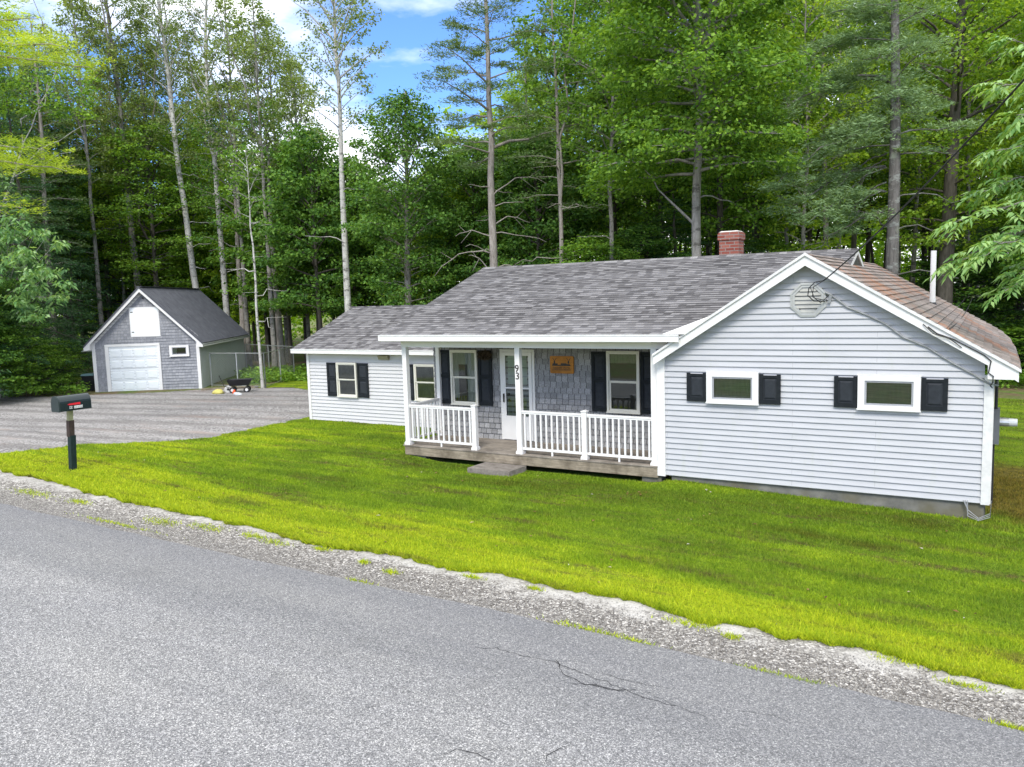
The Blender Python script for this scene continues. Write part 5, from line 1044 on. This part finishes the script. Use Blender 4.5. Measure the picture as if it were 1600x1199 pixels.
# leaning pale tree at left and leafy tree below it
loc=A(-40,38)
def e_ll(b,tp):
    base=np.array(loc)
    P=b.limb(tp(.30),pt(75,120,38)-base,.10,.0,10,6,.02); Q=b.limb(P[5],pt(150,195,37)-base,.03,.04,8,4,.006,.07); b.limb(P[6],pt(95,92,38)-base,.03,.0,6,4,.008); b.limb(P[4],pt(125,230,38)-base,.02,.05,8,4,.005,.07)
    C=[pt(b.r.uniform(-20,150),b.r.uniform(110,185),38+b.r.normal(0,1))-base for _ in range(70)]; b.leaves(C,40,(.5,.5,.22),.15,.11)
make_tree('har',28,18,3.5,.75,B_PALE,LF_MID,.20,t_lean(.06),20,34,(.6,.6,.3),(.15,.11),loc=loc,extra=e_ll,name='maple_tree',label='leaning pale-limbed tree behind the sunlit pine boughs at the left edge',cat='tree')
loc=A(11,36)
def e_lo(b,tp):
    base=np.array(loc)
    C=[];
    for _ in range(150):
        a=b.r.random(); u=b.r.uniform(-60,110); v=b.r.uniform(330,500)
        if (u-10)**2/100**2+(v-415)**2/95**2>1: continue
        C.append(pt(u,v,32+b.r.uniform(-1.5,1.5))-base)
    for c in C[::4]: b.limb(tp(.35),c,.03,.05,6,4,.005)
    b.leaves(C,34,(.40,.40,.20),.26,.10,.6,.6)
make_tree('har',29,10,2.4,.55,B_PALE,LF_PALE,.26,t_lean(-.01),22,30,(.5,.5,.25),(.18,.09),loc=loc,extra=e_lo,name='maple_tree',label='low bushy tree with pale leaves and grey trunk at the left edge',cat='tree')
# --- prototypes for the wood
layer=dict(elev=(0,58),twigs=7,prof=lambda u:math.sin(PI*min(1,u*.72+.28))**.7)
pr_=[]
pr_.append(('maple_tree',make_tree('lay',41,13,3.4,.26,B_DARK,LF_DEEP,.14,(0,0),48,60,(.72,.72,.34),(.19,.14),loc=A(505,43),name='maple_tree',**layer)))
pr_.append(('maple_tree',make_tree('lay',42,12,3.2,.30,B_DARK,LF_MID,.13,(.01,0),44,60,(.72,.72,.32),(.19,.14),loc=A(455,47),name='maple_tree',**layer)))
pr_.append(('beech_tree',make_tree('har',43,19,3.6,.30,B_DARK,LF_MID,.17,(0,.01),60,44,(.7,.7,.32),(.18,.13),fork=1,twigs=7,elev=(5,55),loc=A(1180,36),name='beech_tree')))
pr_.append(('beech_tree',make_tree('har',44,18,3.3,.38,B_GREY,LF_YEL,.15,(.01,0),54,40,(.65,.65,.3),(.18,.13),twigs=7,elev=(5,55),loc=A(1010,40),name='beech_tree')))
pr_.append(('hemlock_tree',make_tree('spr',45,14,3.0,.07,B_DARK,LF_SPR,.18,(0,0),80,60,(.50,.50,.13),(.16,.035),prof=cone,elev=(-22,5),bow=.03,twigs=7,droop=.3,loc=A(60,40),name='hemlock_tree')))
pr_.append(('aspen_tree',make_tree('asp',46,21,2.4,.50,B_GREY,LF_ASP,.15,(.01,0),40,34,(.5,.5,.34),(.16,.12),elev=(28,60),twigs=5,fork=1,dead=3,loc=A(450,50),name='aspen_tree')))
pr_.append(('oak_sapling',make_tree('lay',47,5.5,1.9,.12,B_DARK,LF_MID,.05,(0,0),30,34,(.5,.5,.14),(.17,.12),loc=A(-25,34),name='sapling_tree',**layer)))
pr_.append(('pine_tree',make_tree('pine',48,19,3.0,.40,B_PINE,LF_PINE,.19,(0,0),40,60,(.55,.55,.14),(.2,.032),prof=pineprof,elev=(-4,38),twigs=7,needle=True,droop=-.2,dead=5,loc=A(1330,44),name='pine_tree')))
plab={0:'dark layered maple standing in the wood',1:'green layered maple standing in the wood',2:'tall full-leaved tree standing in the wood',3:'tall yellow-green leaved tree standing in the wood',4:'dark hemlock with drooping boughs at the edge of the wood',5:'tall thin aspen standing high over the wood',6:'small leafy sapling at the edge of the wood',7:'dark pine standing deep in the wood'}
pcat={0:'tree',1:'tree',2:'tree',3:'tree',4:'tree',5:'tree',6:'sapling',7:'tree'}
for i,(nm,o) in enumerate(pr_): tag(o,plab[i],pcat[i],WOODS)
ZN=((60,'at the left edge'),(140,'left of the garage'),(330,'behind the garage'),(430,'above the chain-link pen'),(560,'above the left wing roof'),(700,'below the open gap of sky'),(860,'behind the porch roof'),(1000,'left of the big maple'),(1200,'behind the brick chimney'),(1330,'left of the massive pine'),(1480,'right of the massive pine'),(9999,'at the right edge'))
WT=[]
def zone(u,d): return next(n for a,n in ZN if u<a)+(', in the front row' if d<42 else ', in the second row' if d<50 else ', in the back row')
def put(i,u,d,s=1,sz_=None,leaf=None):
    src=pr_[i][1]; WT.append((copy_tree(src,A(u,d),R_.uniform(0,6.28),(s,sz_ or s),leaf,cat=pcat[i],group=WOODS),i,u,d,leaf))
R_=random.Random(21)
# left edge, hemlocks and leafy understorey
for (i,u,d,s,z) in ((4,22,37,1.0,.9),(4,178,52,1.15,1.2),(4,92,46,1.2,1.3),(4,35,43,1.1,1.25),(4,135,52,1.2,1.3),(4,-60,33,1,1.2),(0,20,36,.55,.4),(0,-20,33,.6,.5),(6,42,35,.5,.4),(6,70,36,.55,.42),(6,95,38,.5,.4),(6,-10,33,.8,.6),(6,112,40,.5,.42),(0,120,54,1,1),(1,185,57,.9,.72),(1,268,55,.95,.8),(1,262,58,.8,.62),(0,172,54,.8,.66),(1,305,52,.8,.6),(3,200,52,.9,.8),(3,160,56,.9,.75),
   (0,298,56,.9,.85),(1,345,53,.9,.72),(0,400,52,.85,.75),(1,420,51,1,1),(0,560,45,.9,.88),(1,600,47,.9,.78),(0,480,50,1,1.02),(1,525,48,.9,.95),(0,660,44,.9,.75),(1,700,42,.95,.88),(0,745,40,.9,.86),(1,815,40,.95,.95),(0,850,37,.9,.85),(1,790,46,1,1),(0,630,52,.9,.72),(3,700,50,.8,.62),(3,585,55,.9,.66),(3,430,58,.9,.75),
   (5,110,50,1,1),(5,165,48,1,1.05),(5,255,50,1,1),(5,390,47,1,1.0),(5,430,44,1,.95),(5,485,48,.9,.85),(5,300,54,1.1,1.05),(5,60,48,1,1),(5,205,55,1,1),(5,345,58,1,1),
   (2,115,51,.9,.88),(3,185,56,1,.95),(2,245,59,1,1.0),(3,312,60,1,1.0),(2,58,50,1,.95),(2,365,61,1,1.0),(3,10,46,1,1),(3,455,60,1,.85),(7,90,44,1,1.0),(2,900,40,1,.95),(2,960,38,1,1),(2,1040,37,1,1.05),(2,1130,34,1,1.05),(2,1190,40,1,1.1),(2,1260,44,1,1.1),(3,1110,44,1,1.05),(3,1230,38,.9,1.0),(3,1310,40,1,1.1),(2,1350,46,1,1.1),(2,1440,42,1,1.1),(3,1420,37,.9,.9),(3,1510,38,.9,1),(2,1550,44,1,1.1),(3,1590,40,1,1.05),(2,1640,38,1,1.1),(3,1530,50,1,1.1),(7,840,42,.9,.85),(7,920,46,1,.95),(7,1290,36,.9,.9),(4,1450,40,1,.9),(4,1060,34,.9,.55),(4,1110,36,.9,.55),(0,1000,34,.8,.5),(1,930,33,.8,.5),(0,905,31,.7,.38),(1,870,30.5,.7,.36),(6,905,29,1,.85),(6,850,30,1,.8),(6,815,31,1,.8),(4,1020,36,.9,.5),(4,1160,33,.8,.45),(0,1200,35,.8,.45),(4,1545,36,.9,.6),(4,1590,34,.9,.55),(0,1640,33,.9,.6),(0,1500,35,.8,.42),(6,1575,33,1,.4),(6,1610,31,1,.4),(1,1700,30,1,1),(2,1760,28,1,1),(4,1480,42,1,.6)):
    put(i,u,d,s,z,leaf=(R_.choice([LF_MID,None,LF_YEL]) if (i in (1,) and R_.random()<.6) else LF_MID if i==0 and R_.random()<.5 else None) if not (140<u<420 and d>51 and i<2) else (LF_FAR,LF_YEL)[int(u)%2])  # row behind the garage gets brighter leaf colours in place of sunlight
# deeper rows
for k in range(34):
    u=-160+k*58+R_.uniform(-14,14); d=R_.uniform(50,66); 
    i=R_.choice([1,3,3,2,5,3] if u<780 else [2,3,2,7,3,3]); lim=.66 if 560<u<720 else (.85 if u<780 else 1.1)
    if 585<u<700 and i in (5,7): continue
    put(i,u,d,R_.uniform(.85,1.1),lim*R_.uniform(.85,1.05) if i!=5 else 1,leaf=LF_YEL if i in (0,1) and R_.random()<.6 else None)
for (i,(nm,o)),(u,d) in zip(enumerate(pr_),((505,43),(455,47),(1180,36),(1010,40),(60,40),(450,50),(-25,34),(1330,44))): WT.append((o,i,u,d,None))
KN=['layered maple','layered maple','full-leaved beech','yellow-green beech','dark hemlock','thin high aspen','leafy sapling','dark pine']
byl={}
for q in WT: byl.setdefault((KN[q[1]]+(' with sunlit-toned leaves' if q[4] is LF_YEL else ''),zone(q[2],q[3])),[]).append(q)
ORD=['leftmost','second','third','fourth','fifth','sixth','seventh','eighth','ninth','tenth']
for (kn,zn),qs in byl.items():
    qs.sort(key=lambda q:q[2])
    for j,q in enumerate(qs): q[0]['label']=(kn+' '+zn) if len(qs)==1 else ('%s %s %s'%(ORD[j],kn,zn) if j==0 else '%s %s from the left, %s'%(ORD[j],kn,zn))
# bare dark stems between them
pole=make_tree('pole',60,13,1.8,.62,B_DARK,LF_DEEP,.10,(0,0),20,30,(.6,.6,.3),(.2,.15),dead=4,bendamp=.02,loc=A(500,46),name='forest_tree',label='slim dark stem deep inside the wood above the left wing roof',cat='tree',group='slim dark stems inside the wood')
PZ={}
for k in range(70):
    u=-60+k*24.5+R_.uniform(-12,12); d=R_.uniform(53,62) if 120<u<430 else R_.uniform(44,60); pc=copy_tree(pole,A(u,d),R_.uniform(0,6),(R_.uniform(.6,1.5),R_.uniform(.7,.95)),cat='tree',group='slim dark stems inside the wood'); PZ.setdefault(zone(u,50).split(',')[0],[]).append(pc)
for zn,qs in PZ.items():
    for j,q in enumerate(qs): q['label']='%s slim stem%s deep %s'%(ORD[j],'' if j==0 else ' from the left',zn) if j<10 else 'slim dark stem far in the wood %s'%zn
# far foliage as one mass, its sunlight painted into the leaf colour
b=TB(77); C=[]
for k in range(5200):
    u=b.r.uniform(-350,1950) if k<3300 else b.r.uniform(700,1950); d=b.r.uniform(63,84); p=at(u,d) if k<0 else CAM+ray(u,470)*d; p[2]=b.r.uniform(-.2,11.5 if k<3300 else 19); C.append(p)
b.leaves(C,46,(1.7,1.7,.55),.42,.30); V,F=b.me('crown',''); npmesh('far_wood',V,F,LF_FAR,kind='stuff',label='distant foliage in sunlit yellow-green tones deep in the wood',category='wood')
# ferns and ground cover at the edge of the wood
b=TB(78); C=[]
for k in range(520):
    u=b.r.uniform(-60,135); d=b.r.uniform(27.5,36) ; p=at(u,d)
    if drive_mask(np.array([p[0]]),np.array([p[1]]))[0]: continue
    C.append(p+(0,0,b.r.uniform(.05,.45)))
for k in range(260):
    u=b.r.uniform(380,480); d=b.r.uniform(38,44); C.append(at(u,d)+(0,0,b.r.uniform(.05,.35)))
for k in range(300):
    u=b.r.uniform(1540,1700); d=b.r.uniform(29,35); C.append(at(u,d)+(0,0,b.r.uniform(.05,.5)))
b.leaves(C,26,(.35,.35,.18),.20,.09,1,.2); V,F=b.me('crown',''); npmesh('undergrowth',V,F,LF_MID,kind='stuff',label='low leafy undergrowth and ferns along the edge of the wood',category='undergrowth')
